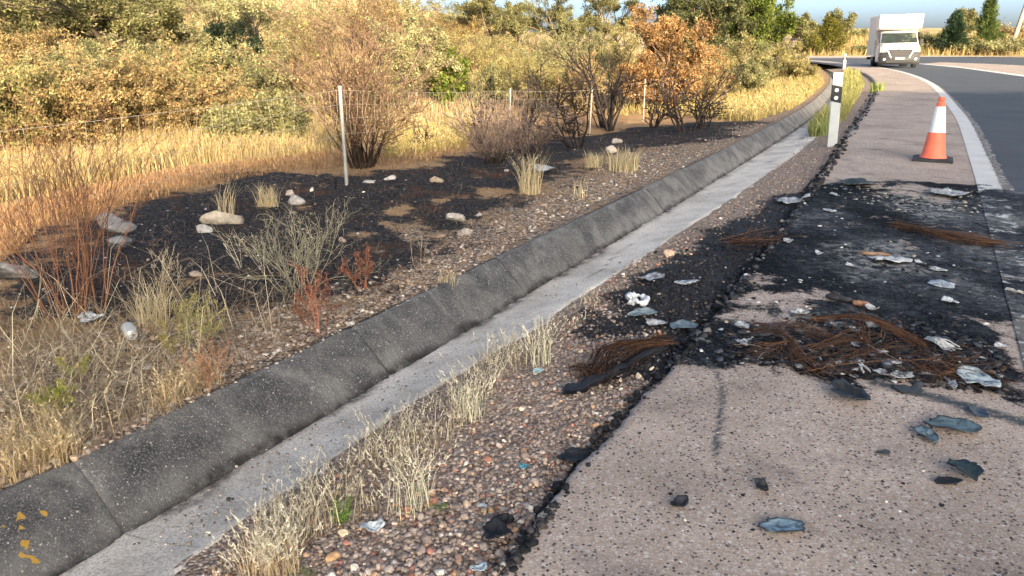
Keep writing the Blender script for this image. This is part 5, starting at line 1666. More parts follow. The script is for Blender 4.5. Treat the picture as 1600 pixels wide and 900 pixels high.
def van():
    v = np.array(U(1404, 106.2)); px, py = float(v[0]), float(v[1])
    d = np.array([-px, -py]) / math.hypot(px, py)
    rt = np.array([-d[1], d[0]])          # viewer's right seen from the camera
    nose = d + .15 * rt
    rot = math.atan2(nose[0], -nose[1])
    root = thing('box_van', 'white box van with grey bumper driving towards the bend, its tall box over the cab', 'van', (px, py, -.006), rot)
    root.rotation_euler = (0, R(-1.2), rot)
    W = 1.17
    # cab: profile in (y, z), narrower towards the roof
    cab = [(.12, .32), (.05, .55), (.02, .95), (.10, 1.20), (.32, 1.40), (.80, 1.52), (1.42, 2.24), (1.62, 2.34), (2.55, 2.36), (2.55, .32)]
    m = MB(); m.prism(cab, -W, W, lambda z: 1 - .075 * max(0, z - 1.2)); body = m.build('cab', M['van_white'], root, bevel=.05, seg=3, smooth=True)
    # windscreen, raised a hair off the sloping front
    y0, z0, y1, z1 = .84, 1.555, 1.375, 2.19
    ny, nz = -(z1 - z0), (y1 - y0); L = math.hypot(ny, nz); ny, nz = ny / L, nz / L
    def wq(a, off):
        return [(-a, y0 + ny * off, z0 + nz * off), (a, y0 + ny * off, z0 + nz * off), (a * .93, y1 + ny * off, z1 + nz * off), (-a * .93, y1 + ny * off, z1 + nz * off)]
    m = MB(); m.add(wq(1.10, .035) + wq(1.10, -.02), [(0, 1, 2, 3), (4, 7, 6, 5), (0, 4, 5, 1), (1, 5, 6, 2), (2, 6, 7, 3), (3, 7, 4, 0)])
    ws = m.build('windscreen', M['glass'], root, bevel=.02)
    m = MB()
    for a, s in ((-.55, 1), (.25, 1)):
        m.box(a, a + .6, y0 - .055, y0 - .035, z0 + .03, z0 + .05)
    m.build('wiper', M['van_black'], root)
    # bumper
    bp = [(.20, .22), (.00, .26), (-.07, .42), (-.08, .75), (-.03, .98), (.10, 1.02), (.55, 1.0), (.62, .30)]
    m = MB(); m.prism(bp, -W - .015, W + .015); bumper = m.build('bumper', M['van_grey'], root, bevel=.04, seg=3, smooth=True)
    m = MB(); m.box(-.82, .82, -.092, -.06, .34, .50); m.build('air_intake', M['van_black'], bumper)
    for s in (-1, 1):
        m = MB(); m.lathe([(.075, -.085), (.075, -.10), (.05, -.105)], 16, 'y', (s * .93, 0, .55)); m.build('fog_lamp', M['lamp_glass'], bumper)
    # grille: a trapezoid frame with slats
    m = MB()
    m.add([(-.48, -.10, .66), (.48, -.10, .66), (.72, -.07, 1.16), (-.72, -.07, 1.16), (-.48, .1, .66), (.48, .1, .66), (.72, .1, 1.16), (-.72, .1, 1.16)],
          [(0, 1, 2, 3), (4, 7, 6, 5), (0, 4, 5, 1), (1, 5, 6, 2), (2, 6, 7, 3), (3, 7, 4, 0)])
    grille = m.build('grille', M['van_black'], root, bevel=.01)
    for z in (.72, .82, .92, 1.02, 1.12):
        a = .50 + (z - .66) / .5 * .22
        m = MB(); m.box(-a, a, -.118, -.095, z - .018, z + .018); m.build('slat', M['van_grey'], grille)
    m = MB()
    for s in (-1, 1):
        m.add([(s * .50, -.125, .64), (s * .57, -.125, .64), (s * .82, -.10, 1.14), (s * .75, -.10, 1.14), (s * .50, -.05, .64), (s * .57, -.05, .64), (s * .82, -.03, 1.14), (s * .75, -.03, 1.14)],
              [(0, 1, 2, 3), (4, 7, 6, 5), (0, 4, 5, 1), (1, 5, 6, 2), (2, 6, 7, 3), (3, 7, 4, 0)])
    m.build('grille_trim', M['chrome'], grille)
    m = MB(); m.lathe([(.085, -.03), (.085, -.13), (.05, -.14)], 6, 'y', (0, 0, 1.20)); m.build('emblem', M['chrome'], grille)
    m = MB(); m.box(-.27, .27, -.115, -.085, .555, .665); pl = m.build('number_plate', M['plate'], root)
    m = MB()
    for a in (-.2, -.15, -.10, -.05, .03, .09, .15): m.box(a, a + .028, -.119, -.1155, .58, .64)
    m.build('plate_characters', M['van_black'], pl)
    # headlights
    for s in (-1, 1):
        m = MB()
        q = [(.76, -.05, 1.02), (1.15, .10, 1.00), (1.165, .30, 1.20), (1.12, .22, 1.26), (.78, .0, 1.18)]
        vs = [(s * a, b - .02, c) for a, b, c in q] + [(s * a * .96, b + .15, c) for a, b, c in q]
        m.add(vs, [(0, 1, 2, 3, 4), (9, 8, 7, 6, 5)] + [(i, (i + 1) % 5, 5 + (i + 1) % 5, 5 + i) for i in range(5)])
        m.build('headlight', M['lamp_glass'], root, bevel=.01)
        m = MB(); m.box(s * 1.20 - .03, s * 1.20 + .03, .98, 1.02, 1.52, 1.56); m.box(s * 1.34 - .10, s * 1.34 + .10, .92, 1.06, 1.42, 1.80)
        m.build('mirror', M['van_black'], root, bevel=.03)
        m = MB(); m.add([(s * 1.185, 1.15, 1.60), (s * 1.185, 2.1, 1.60), (s * 1.10, 2.1, 2.20), (s * 1.10, 1.60, 2.20), (s * 1.15, 1.15, 1.60), (s * 1.15, 2.1, 1.60), (s * 1.06, 2.1, 2.20), (s * 1.06, 1.60, 2.20)],
                        [(0, 1, 2, 3), (7, 6, 5, 4), (0, 4, 5, 1), (1, 5, 6, 2), (2, 6, 7, 3), (3, 7, 4, 0)])
        m.build('side_window', M['glass'], root)
        m = MB(); m.add([(s * 1.205, 1.02, .45), (s * 1.205, 2.2, .45), (s * 1.205, 2.2, 1.54), (s * 1.205, 1.02, 1.54), (s * 1.16, 1.02, .45), (s * 1.16, 2.2, .45), (s * 1.16, 2.2, 1.54), (s * 1.16, 1.02, 1.54)],
                        [(0, 1, 2, 3), (7, 6, 5, 4), (0, 4, 5, 1), (1, 5, 6, 2), (2, 6, 7, 3), (3, 7, 4, 0)])
        dr = m.build('door', M['van_white'], root, bevel=.02)
        m = MB(); m.box(s * 1.225 - .015, s * 1.225 + .015, 1.95, 2.12, 1.28, 1.33); m.build('handle', M['van_black'], dr)
        for yy, hw in ((.98, .13), (4.35, .24)):
            m = MB(); m.lathe([(.24, -hw), (.34, -hw), (.36, -hw + .03), (.36, hw - .03), (.34, hw), (.24, hw)], 28, 'x', (s * (1.16 - hw), yy, .36), cap=False)
            wh = m.build('wheel', M['rubber'], root, smooth=False)
            m = MB(); m.lathe([(.245, -hw * .8), (.245, hw * .8), (.12, hw * .55), (.05, hw * .7)], 24, 'x', (s * (1.16 - hw), yy, .36)); m.build('rim', M['van_grey'], wh)
    # cargo box with the part over the cab, slightly wider towards the top front
    B = 1.30
    m = MB(); m.box(-B, B, 2.62, 6.1, .72, 3.32); box = m.build('cargo_box', M['van_side'], root, bevel=.03)
    m = MB()
    lp = [(1.22, 2.42), (1.00, 2.52), (.98, 3.32), (1.00, 3.34), (2.60, 3.33), (2.60, 2.40), (1.7, 2.38)]
    m.prism(lp, -B, B, lambda z: .985 + .02 * (z - 2.4)); lut = m.build('overcab_box', M['van_white'], root, bevel=.02, seg=2)
    # moulded cheek on the over-cab box and rails of the box
    m = MB(); m.add([(-1.16, .965, 2.62), (-.82, .965, 2.62), (-1.02, .965, 3.22), (-1.16, .965, 3.22), (-1.16, 1.1, 2.62), (-.82, 1.1, 2.62), (-1.02, 1.1, 3.22), (-1.16, 1.1, 3.22)],
                    [(0, 1, 2, 3), (7, 6, 5, 4), (0, 4, 5, 1), (1, 5, 6, 2), (2, 6, 7, 3), (3, 7, 4, 0)])
    m.build('cheek_panel', simple('beige_grey_panel', (.50, .45, .41), .5, .05), lut, bevel=.01)
    m = MB()
    for z, a, b in ((3.02, -.30, .28), (2.82, -.36, -.18), (2.82, .02, .26)):
        q = a
        while q < b:
            w_ = .05 + .03 * random.random()
            m.box(q, q + w_, .955, .972, z - .035, z + .035); q += w_ + .025
    m.build('lettering', M['faint_print'], lut)
    m = MB(); m.box(-B - .012, B + .012, 2.60, 6.12, .70, .80); m.build('lower_rail', M['chrome'], box)
    m = MB(); m.box(-B - .012, B + .012, 2.60, 6.12, 3.26, 3.335); m.build('upper_rail', M['chrome'], box)
    for yy in (3.5, 4.4, 5.3):
        m = MB(); m.box(-B - .010, B + .010, yy, yy + .05, .80, 3.26); m.build('side_rib', M['van_side'], box)
    m = MB(); m.box(-1.0, 1.0, .3, 6.0, .38, .72); m.build('chassis', M['van_black'], root)
    m = MB(); m.box(-B, B, 5.95, 6.1, .45, .62); m.build('rear_bumper', M['van_black'], root)
    m = MB(); m.box(-B + .02, -B + .05, 2.7, 3.8, .42, .70); m.box(B - .05, B - .02, 2.7, 3.8, .42, .70); m.build('side_guard', M['van_black'], root)


van()

# ------------------------------------------------------------------ leaning pole far right
M['pole_grey'] = simple('weathered_pole', (.24, .21, .18), .8, .15, 3)


def pole():
    Y = 105.0
    dx, dy, dz = ray(1586, 36); x = float(dx / dy * Y)
    z = float(ground_z(np.array([x]), np.array([Y]))[0])
    m = MB(); m.lathe([(.30, 0), (.22, 9.0)], 12); m.lathe([(.25, 8.98), (.25, 9.1)], 12)
    root = thing('utility_pole', 'pale leaning utility pole on the bank at the upper right corner', 'pole', (x - .15, Y, z - .4))
    root.rotation_euler = (0, R(10), 0)
    m.build('shaft', M['pole_grey'], root, smooth=False)
    m = MB(); m.box(-.9, .9, -.06, .06, 8.2, 8.34); m.build('crossarm', M['pole_grey'], root)


pole()

# ------------------------------------------------------------------ litter and wreckage
M['can'] = simple('brushed_aluminium_can', (.62, .64, .66), .35, .12, 30, .5)
M['cord'] = vcol_mat('rusty_wire', .7, 0, .25, 40.0)
M['tyre'] = simple('charred_tyre_rubber', (.014, .015, .018), .6, .4, 18, bump=.6)


def can():
    x, y, z = G1(204, 530)
    root = thing('drink_can', 'crumpled silver drink can lying among the dead stems above the channel', 'can', (x, y, z + .05))
    root.rotation_euler = (R(98), R(12), R(38))
    g = np.random.default_rng(3)
    m = MB(); m.lathe([(.020, -.062), (.026, -.060), (.034, -.050), (.035, -.03), (.033, 0), (.035, .03), (.034, .048), (.028, .060)], 28, cap=True)
    m.v = [(a + .004 * math.sin(c * 90 + a * 60), b + .003 * math.cos(c * 70), c) for a, b, c in m.v]
    m.build('can_body', M['can'], root, smooth=True)
    m = MB(); m.lathe([(.029, .058), (.029, .064), (.026, .065), (.025, .058), (.004, .057)], 28); m.build('lid', M['can'], root)
    m = MB(); m.lathe([(.009, .0585), (.009, .0605)], 14, c=(.008, 0, 0)); m.build('ring_pull', M['chrome'], root)


can()


def shard(name, label, cat, px, py, wpx, hpx, col, seed, lift=.02, crump=.25, rot=0.0, irregular=.35, edge=None, thick=.004, stretch=1.0, grp=None, spec=None, holes=False):
    """torn crumpled scrap lying at a picture point; wpx x hpx is its picture size"""
    g = np.random.default_rng(seed)
    x0, y0, z0 = G1(px, py)
    depth = y0 * math.cos(PITCH) + (CAM_H - z0) * math.sin(PITCH)
    W = wpx / F_PX * depth / 2
    sl = max(.12, (CAM_H - z0) / math.hypot(y0, CAM_H))
    Dp = hpx / F_PX * depth / 2 / sl * .85
    na, nr = 40, 9
    a = np.linspace(0, 2 * np.pi, na, endpoint=False)
    rr = 1 + irregular * (np.array([fbm(np.cos(a) * 1.2 + seed * 1.7, np.sin(a) * 1.2, .8, 4, seed % 9)])[0] * 2) + .05 * g.normal(0, 1, na) * irregular * 2
    s = np.linspace(0, 1, nr)
    Xl = np.outer(s, np.cos(a) * rr); Yl = np.outer(s, np.sin(a) * rr)
    c_, s_ = math.cos(rot), math.sin(rot)
    X = (Xl * c_ - Yl * s_ * stretch) * W; Y = (Xl * s_ + Yl * c_ * stretch) * Dp
    sc_ = max(W, .03)
    Zt = (fbm(X + seed, Y, sc_ * .8, 4, seed % 11) + .18) * crump * sc_ * 1.6 + lift * (.4 + .6 * s[:, None] ** 1.5 * (1 + .5 * np.sin(a * 2 + seed))[None])
    Zt = np.maximum(Zt, .003)
    gz = ground_z(x0 + X, y0 + Y) - z0
    Zt = Zt + gz
    V = np.stack([X, Y, Zt + thick], -1).reshape(-1, 3); Vb = np.stack([X, Y, Zt], -1).reshape(-1, 3)
    i = np.arange(nr * na).reshape(nr, na); j = np.roll(i, -1, 1)
    Ft = np.stack([i[:-1], i[1:], j[1:], j[:-1]], -1).reshape(-1, 4)
    n = nr * na
    Fb = Ft[:, ::-1] + n
    Fs = np.stack([i[-1], i[-1] + n, j[-1] + n, j[-1]], -1)
    col = np.array(col)
    f = fbm(X + 3, Y + seed, sc_ * .45, 4, 5).reshape(-1)
    c = col[None] * (1 + .9 * f[:, None])
    if edge is not None:
        k = (sstep(s, .72, 1.0)[:, None] * np.ones(na)).reshape(-1)[:, None] * sstep(f, -.2, .1)[:, None]
        c = c * (1 - k) + np.array(edge) * k
    f2 = fbm(X * 1.3 + seed, Y + 5, sc_ * .22, 4, 9).reshape(-1)
    f3 = fbm(X + seed, Y * 1.2, .012, 3, 2).reshape(-1)
    dk = (sstep(f2 + f3 * .5, .02, .20) * .8)[:, None]
    c = c * (1 - dk) + np.array([.03, .031, .034]) * dk
    c = np.vstack([c, c * .6]).clip(.004, .9)
    o = link(name, make_mesh(name, np.vstack([V, Vb]), [Ft, Fb, Fs], M['flake'], c, smooth=True))
    o.location = (x0, y0, z0)
    return tag(o, label, cat, grp)


WH, PB_, BK, BG, AS = (.44, .45, .46), (.42, .50, .54), (.016, .018, .022), (.10, .15, .17), (.40, .42, .44)
SH = [
    ('plastic_bag', 'crumpled white plastic bag in the dead stems left of the silver can', 'bag', 145, 505, 32, 14, (.50, .53, .58), .35, .03, None),
    ('rag', 'twisted white rag on the burnt ground beside the tall grass tuft', 'rag', 850, 267, 30, 12, WH, .35, .03, None),
    ('crumpled_sheet', 'large blue-grey crumpled sheet at the right lower corner of the burn mark', 'scrap', 1524, 600, 56, 40, (.40, .46, .48), .30, .03, None),
    ('charred_chunk', 'large black charred chunk on the clean paving below the rusty cords', 'charred chunk', 1326, 624, 54, 38, BK, .40, .03, (.05, .06, .07)),
    ('metal_shard', 'dark blue shard with pale upper side on the paving at right', 'shard', 1488, 672, 74, 28, BG, .22, .02, (.02, .022, .026)),
    ('metal_shard', 'small upright blue-grey shard left of the larger dark blue shard', 'shard', 1446, 685, 26, 28, (.14, .20, .23), .3, .02, (.03, .03, .035)),
    ('charred_lump', 'black lump with blue-green shine on the paving at the right', 'charred lump', 1506, 742, 40, 32, (.03, .055, .062), .4, .03, BK),
    ('charred_scrap', 'flat charred crumbs left of the blue-green lump', 'scrap', 1481, 756, 40, 12, BK, .25, .01, None),
    ('metal_shard', 'long pale blue shard lying on the near paving', 'shard', 1222, 828, 66, 25, (.17, .25, .31), .2, .015, (.02, .025, .03)),
    ('charred_pebble', 'round black lump on the near paving right of the long crack mark', 'charred lump', 1190, 767, 20, 19, (.022, .024, .03), .7, .02, None),
    ('charred_pebble', 'flattened black lump on the near paving left of the round one', 'charred lump', 1061, 794, 28, 16, (.030, .034, .042), .6, .02, None),
    ('charred_scrap', 'thin black flake on the paving left of the upright shard', 'scrap', 1380, 710, 20, 8, (.05, .06, .07), .2, .008, None),
    ('flat_scrap', 'flat grey rounded scrap at the lower edge of the burn mark', 'scrap', 1418, 611, 40, 16, (.05, .055, .06), .10, .006, None),
    ('metal_shard', 'bluish scrap at the right edge of the burn mark next to the sheet', 'shard', 1528, 651, 24, 22, (.08, .11, .14), .35, .02, None),
    ('ash_piece', 'long white jagged ash piece in the middle of the burnt shoulder', 'ash piece', 1392, 410, 60, 12, WH, .3, .015, None),
    ('ash_piece', 'small white upright flake right of the jagged ash piece', 'ash piece', 1437, 414, 9, 9, WH, .4, .02, None),
    ('ash_piece', 'pale flake further right beside the white line of the road', 'ash piece', 1465, 424, 24, 7, WH, .25, .01, None),
    ('ash_piece', 'grey-white melted patch below the jagged ash piece', 'ash piece', 1471, 446, 34, 14, (.40, .44, .48), .2, .008, None),
    ('ash_piece', 'white split strip on the gravel edge at the left of the burnt shoulder', 'ash piece', 1238, 316, 42, 10, WH, .25, .015, None),
    ('ash_piece', 'small white flake below the white split strip', 'ash piece', 1295, 331, 18, 6, WH, .3, .01, None),
    ('ash_piece', 'small white chip at the left edge of the burnt shoulder', 'ash piece', 1230, 379, 13, 8, WH, .5, .02, None),
    ('ash_piece', 'white chip in front of the wooden stick, left of it', 'ash piece', 1279, 399, 11, 6, WH, .4, .02, None),
    ('ash_piece', 'white chip near the black end of the burnt shoulder, front left', 'ash piece', 1327, 419, 10, 6, WH, .4, .02, None),
    ('ash_piece', 'white chip left of the tall scrap group behind the cone base', 'ash piece', 1302, 307, 10, 5, WH, .4, .02, None),
    ('curved_panel', 'curved grey-white panel piece on the sooty verge above the white ring', 'panel piece', 1014, 441, 42, 13, AS, .25, .04, (.05, .05, .06)),
    ('ash_piece', 'white flat piece right of the curved panel piece', 'ash piece', 1072, 443, 38, 9, WH, .15, .012, None),
    ('metal_shard', 'long grey-green strip on the verge below the white ring', 'shard', 1004, 493, 42, 13, (.22, .27, .28), .2, .02, None),
    ('metal_shard', 'white triangular scrap on the verge above the tyre strip', 'shard', 1024, 510, 32, 12, WH, .25, .025, None),
    ('metal_shard', 'blue-grey bent scrap between the white triangular scrap and the paving', 'shard', 1066, 515, 40, 20, (.13, .17, .20), .25, .02, None),
    ('ash_piece', 'pale grey scrap on black ground right of the paving corner', 'ash piece', 1160, 514, 22, 11, AS, .3, .02, None),
    ('ash_piece', 'pale scrap just right of the grey one near the rusty cords', 'ash piece', 1159, 540, 16, 10, AS, .35, .02, None),
    ('ash_piece', 'cream lump under the arch of the rusty cords', 'ash piece', 1360, 515, 26, 12, (.46, .46, .40), .4, .03, None),
    ('ash_piece', 'blue-grey square scrap in front of the rusty cords', 'ash piece', 1339, 542, 20, 11, (.34, .40, .46), .2, .015, None),
    ('ash_piece', 'white torn piece above the right end of the rusty cords', 'ash piece', 1363, 488, 20, 9, WH, .4, .03, None),
    ('ash_piece', 'white forked piece above the left rusty fan of wires', 'ash piece', 1250, 493, 26, 10, WH, .4, .02, None),
    ('ash_piece', 'white crumpled piece right of the rusty cords', 'ash piece', 1483, 474, 22, 10, (.52, .56, .58), .35, .02, None),
    ('ash_piece', 'white ash curl at the front edge of the burn mark', 'ash piece', 1405, 594, 44, 11, WH, .4, .02, None),
    ('ash_piece', 'white crumbly ash left of the curl at the front edge', 'ash piece', 1372, 588, 20, 10, WH, .5, .02, None),
    ('ash_piece', 'small upright white splinter beside the blue-grey sheet', 'ash piece', 1484, 606, 12, 15, WH, .5, .03, None),
    ('ash_piece', 'white chip at the far right of the burn mark near the pale paving', 'ash piece', 1564, 543, 18, 8, (.56, .57, .57), .2, .01, None),
    ('scrap_panel', 'dark bent panel at the far edge of the burnt shoulder, behind it the clean paving', 'panel piece', 1338, 289, 44, 11, (.03, .04, .042), .25, .03, (.14, .17, .17)),
    ('ash_piece', 'bluish white heap at the far edge of the burnt shoulder in front of the cone', 'ash piece', 1480, 306, 50, 14, (.42, .44, .44), .3, .03, None),
    ('foil_scrap', 'scrap of crinkled silver foil on the gravel below the thickest grass clump', 'foil', 580, 832, 36, 14, (.50, .56, .60), .5, .02, None),
    ('foil_scrap', 'light blue scrap at the bottom edge beside the paving', 'scrap', 748, 893, 28, 12, (.46, .56, .62), .25, .015, None),
    ('plastic_chip', 'turquoise plastic chip on the gravel near the paving edge', 'chip', 819, 732, 14, 8, (.10, .34, .42), .3, .01, None),
    ('plastic_chip', 'pale blue foil chip near the bleached grass above the gravel', 'chip', 841, 583, 18, 9, (.42, .58, .60), .3, .015, None),
    ('asphalt_lump', 'black lump of broken asphalt at the paving edge near the bottom', 'asphalt lump', 776, 848, 44, 40, BK, .55, .04, None),
    ('asphalt_lump', 'smaller black asphalt lump above the big one at the paving edge', 'asphalt lump', 790, 826, 30, 22, BK, .6, .03, None),
    ('asphalt_lump', 'black crumbly asphalt edge along the paving further up', 'asphalt lump', 895, 722, 46, 26, BK, .4, .02, None),
]
for i, (nm, lb, ct, px, py, wp, hp, col, cr, lf, ed) in enumerate(SH):
    shard(nm, lb, ct, px, py, wp, hp, col, 800 + i, lift=lf, crump=cr, edge=ed, rot=(i * .37) % .6 - .3, irregular=.42)


def arcs(g, pts, n, spread_, r, jit=.01, m=14, fan=0.0):
    """n wires following the control polyline pts (k,3) with sideways spread"""
    pts = np.array(pts, float)
    u = np.linspace(0, len(pts) - 1, m)
    base = np.stack([np.interp(u, np.arange(len(pts)), pts[:, k]) for k in range(3)], 1)
    ker = np.array([.25, .5, .25])
    for _ in range(2):
        b2 = base.copy(); b2[1:-1] = .25 * base[:-2] + .5 * base[1:-1] + .25 * base[2:]; base = b2
    s = np.linspace(0, 1, m)
    off = g.normal(0, 1, (n, 1, 3)) * np.array([1, 1, .45]) * spread_
    off2 = g.normal(0, 1, (n, 1, 3)) * np.array([1, 1, .4]) * max(.002, spread_ + fan)
    P = base[None] + off * (1 - s)[None, :, None] + off2 * s[None, :, None] + np.cumsum(g.normal(0, jit, (n, m, 3)) * np.array([1, 1, .5]), 1) * .6
    P[..., 2] = np.maximum(P[..., 2], .008 + .02 * g.random((n, 1)))
    return P, np.full((n, m), r)


RUST = [(.092, .044, .024), (.133, .065, .034), (.056, .028, .019), (.185, .100, .052), (.026, .018, .016)]


def on(px, py, h=0.0):
    x, y = U(px, py, h); return [float(x), float(y), h]


def cords():
    g = np.random.default_rng(12)
    root = thing('tyre_cord_bundle', 'big tangle of rusty steel tyre cords lying on the burnt paving', 'tyre cords')
    bundles = [     # control points, wires, spread at the start, extra spread at the end
        ([on(1268, 499, .03), on(1310, 494, .07), on(1350, 493, .09), on(1395, 512, .07), on(1440, 540, .02)], 46, .016, .012),
        ([on(1300, 495, .06), on(1350, 494, .10), on(1400, 514, .06)], 26, .010, .015),
        ([on(1338, 488, .10), on(1345, 512, .07), on(1353, 541, .02)], 26, .045, -.042),
        ([on(1172, 512, .03), on(1205, 512, .06), on(1236, 530, .075)], 34, .050, -.045),
        ([on(1236, 528, .075), on(1240, 545, .05), on(1255, 566, .02), on(1292, 588, .01)], 30, .006, .045),
        ([on(1236, 528, .075), on(1232, 548, .04), on(1226, 572, .01)], 16, .006, .05),
        ([on(1236, 530, .07), on(1215, 540, .04), on(1186, 548, .01)], 16, .006, .05),
        ([on(1215, 505, .05), on(1255, 512, .05), on(1300, 530, .03), on(1345, 540, .02)], 30, .035, .03),
        ([on(1262, 545, .03), on(1300, 535, .04), on(1340, 520, .05)], 18, .02, .02),
        ([on(1418, 525, .05), on(1436, 538, .04), on(1441, 562, .01)], 18, .018, .01),
        ([on(1255, 575, .02), on(1320, 552, .03), on(1400, 545, .02)], 16, .05, .05)]
    for pts, n, sp, fan in bundles:
        n = int(n * .68)
        P, Rr = arcs(g, pts, n, sp, .0015, .005, 14, fan)
        V, F = tubes(P, Rr, 3)
        c = np.array(RUST)[g.choice(5, n, p=[.3, .25, .2, .1, .15])] * (1 + g.normal(0, .2, (n, 1)))
        o = link('cord_bundle', make_mesh('cord_bundle', V, [F], M['cord'], np.repeat(c, 14 * 3, 0).clip(.01, 1)), root)
        kind(o, 'stuff')
    # kinked loops sticking up out of the tangle
    q = sample_px([(1180, 512), (1270, 500), (1400, 512), (1440, 545), (1330, 560), (1220, 560)], 46, 78)
    x, y = U(q[:, 0], q[:, 1]); th = np.linspace(0, 1, 14)[None]
    r_ = .03 + .07 * g.random((46, 1)); a0 = g.random((46, 1)) * 6.28; sw = 2.0 + 3.2 * g.random((46, 1)); az = g.random((46, 1)) * 6.28
    e_ = r_ * np.cos(a0 + sw * th); h_ = r_ * .7 * np.sin(a0 + sw * th) + .03
    P = np.stack([x[:, None] + e_ * np.cos(az) + .03 * th, y[:, None] + e_ * np.sin(az), np.maximum(h_, .008)], 2)
    V, F = tubes(P, np.full((46, 14), .0015), 3)
    c = np.array(RUST)[g.choice(5, 46)] * (1 + g.normal(0, .2, (46, 1)))
    kind(link('cord_loops', make_mesh('cord_loops', V, [F], M['cord'], np.repeat(c, 42, 0).clip(.01, 1)), root), 'stuff')
    # dark fine strands of burnt wire strewn through the wreckage
    q = sample_px([(1130, 545), (1250, 530), (1420, 520), (1560, 560), (1575, 612), (1500, 608), (1330, 588), (1200, 570)], 420, 77)
    x, y = U(q[:, 0], q[:, 1])
    a = g.random(420) * 6.28; L = .05 + .16 * g.random(420); t = np.linspace(-.5, .5, 6)
    cv = g.normal(0, .35, 420)
    P = np.stack([x[:, None] + L[:, None] * t * np.cos(a[:, None] + cv[:, None] * t * 3), y[:, None] + L[:, None] * t * np.sin(a[:, None] + cv[:, None] * t * 3), .012 + .03 * g.random((420, 1)) * (1 - 4 * t[None] ** 2)], 2)
    V, F = tubes(P, np.full((420, 6), .0016), 3)
    c = np.array([(.03, .026, .024), (.09, .05, .035), (.05, .05, .055), (.2, .2, .2)])[g.choice(4, 420, p=[.5, .25, .18, .07])]
    kind(link('burnt_wire_strands', make_mesh('burnt_wire_strands', V, [F], M['cord'], np.repeat(c, 18, 0))), 'stuff')
    # thin pale wire with a hooked end
    P = np.array([[on(1355, 538, .03), on(1375, 548, .03), on(1395, 558, .02), on(1409, 567, .02), on(1407, 573, .015), on(1402, 571, .015)]])
    V, F = tubes(P, np.full((1, 6), .0025), 5)
    o = link('bent_wire', make_mesh('bent_wire', V, [F], M['galv']))
    tag(o, 'thin pale bent wire with a hooked end crossing the black debris', 'wire')


cords()


def tread():
    """burnt tyre tread strip with its steel cords, on the gravel against the paving edge"""
    g = np.random.default_rng(14)
    root = thing('tyre_tread', 'charred tyre tread strip with brown steel cords on the gravel against the paving', 'tyre tread')
    A0 = np.array([on(1052, 524, .02), on(1008, 537, .03), on(958, 556, .05), on(910, 578, .03), on(886, 589, .0)])
    u = np.linspace(0, 4, 40)
    ctr = np.stack([np.interp(u, np.arange(5), A0[:, k]) for k in range(3)], 1)
    side = np.array([.55, .83, 0]) * .5
    s = np.linspace(-1, 1, 12)
    w_ = np.interp(u, [0, 1, 2, 3, 4], [.12, .30, .33, .24, .10])
    P = ctr[:, None] + side[None, None] * (s[None, :, None] * w_[:, None, None] * 1.1)
    rag = 1 + .5 * fbm(u[:, None] * .3, np.sign(s)[None] * 3 + 0 * u[:, None], .12, 4, 6)
    P[..., :2] = ctr[:, None, :2] + side[None, None, :2] * (s[None] * w_[:, None] * 1.1 * rag)[..., None]
    P[..., 2] = np.maximum(ground_z(P[..., 0], P[..., 1]) + .022, -.08) + .012 * (1 - s[None] ** 2) + (fbm(P[..., 0], P[..., 1], .07, 4, 4) + .2) * .055
    V = P.reshape(-1, 3)
    Vb = V - np.array([0, 0, .02])
    F = grid_faces(40, 12)
    link('rubber_strip', make_mesh('rubber_strip', np.vstack([V, Vb]), [F, F[:, ::-1] + len(V)], M['tyre'], smooth=True), root)
    def top(px, py, dz=.045):
        x, y = U(px, py, -.03); z = float(ground_z(np.array([float(x)]), np.array([float(y)]))[0]); return [float(x), float(y), max(z, -.1) + dz]
    for pts, n, sp, fan in (
            ([top(1010, 535), top(965, 548, .09), top(940, 560, .1), top(925, 585, .03)], 40, .012, .02),
            ([top(1050, 540), top(1000, 550, .08), top(960, 560, .08), top(935, 590, .02)], 26, .02, .03),
            ([top(1040, 535, .06), top(1010, 545, .08), top(985, 565, .03)], 24, .03, .04),
            ([top(895, 572), top(915, 575, .07), top(935, 590, .02)], 30, .025, .04)):
        P, Rr = arcs(g, pts, n, sp, .0018, .004, 14, fan)
        gz = ground_z(P[..., 0], P[..., 1])
        P[..., 2] = np.maximum(P[..., 2] * 0 + np.interp(np.linspace(0, 3, 14), np.arange(len(pts)), [q[2] for q in pts])[None] + g.normal(0, .008, (n, 1)), gz + .02)
        V, F = tubes(P, Rr, 3)
        c = np.array(RUST)[g.choice(5, n, p=[.25, .2, .25, .1, .2])] * (1 + g.normal(0, .2, (n, 1))) * .8
        kind(link('cord_bundle', make_mesh('cord_bundle', V, [F], M['cord'], np.repeat(c, 14 * 3, 0).clip(.01, 1)), root), 'stuff')


tread()


def small_cords(label, pts, n, sp, seed, wmul=.0018):
    g = np.random.default_rng(seed)
    P, Rr = arcs(g, pts, n, sp, wmul, .006, 14, sp)
    V, F = tubes(P, Rr, 3)
    c = np.array(RUST)[g.choice(5, n)] * (1 + g.normal(0, .2, (n, 1)))
    o = link('tyre_cord_bundle', make_mesh('tyre_cord_bundle', V, [F], M['cord'], np.repeat(c, 14 * 3, 0).clip(.01, 1)))
    tag(o, label, 'tyre cords')


small_cords('long thin strip of rust-brown cords across the burnt shoulder in front of the cone', [on(1400, 352, .02), on(1440, 358, .04), on(1490, 371, .04), on(1555, 383, .01)], 60, .05, 21, .002)
small_cords('short clump of rust-brown cords on the sooty verge left of the wooden stick', [on(1142, 379, .02), on(1165, 375, .07), on(1190, 371, .02)], 60, .06, 22, .002)
small_cords('dark brown knot of burnt wires near the blue-grey crumpled sheet', [on(1440, 575, .02), on(1465, 572, .05), on(1500, 580, .02)], 50, .06, 23, .0014)


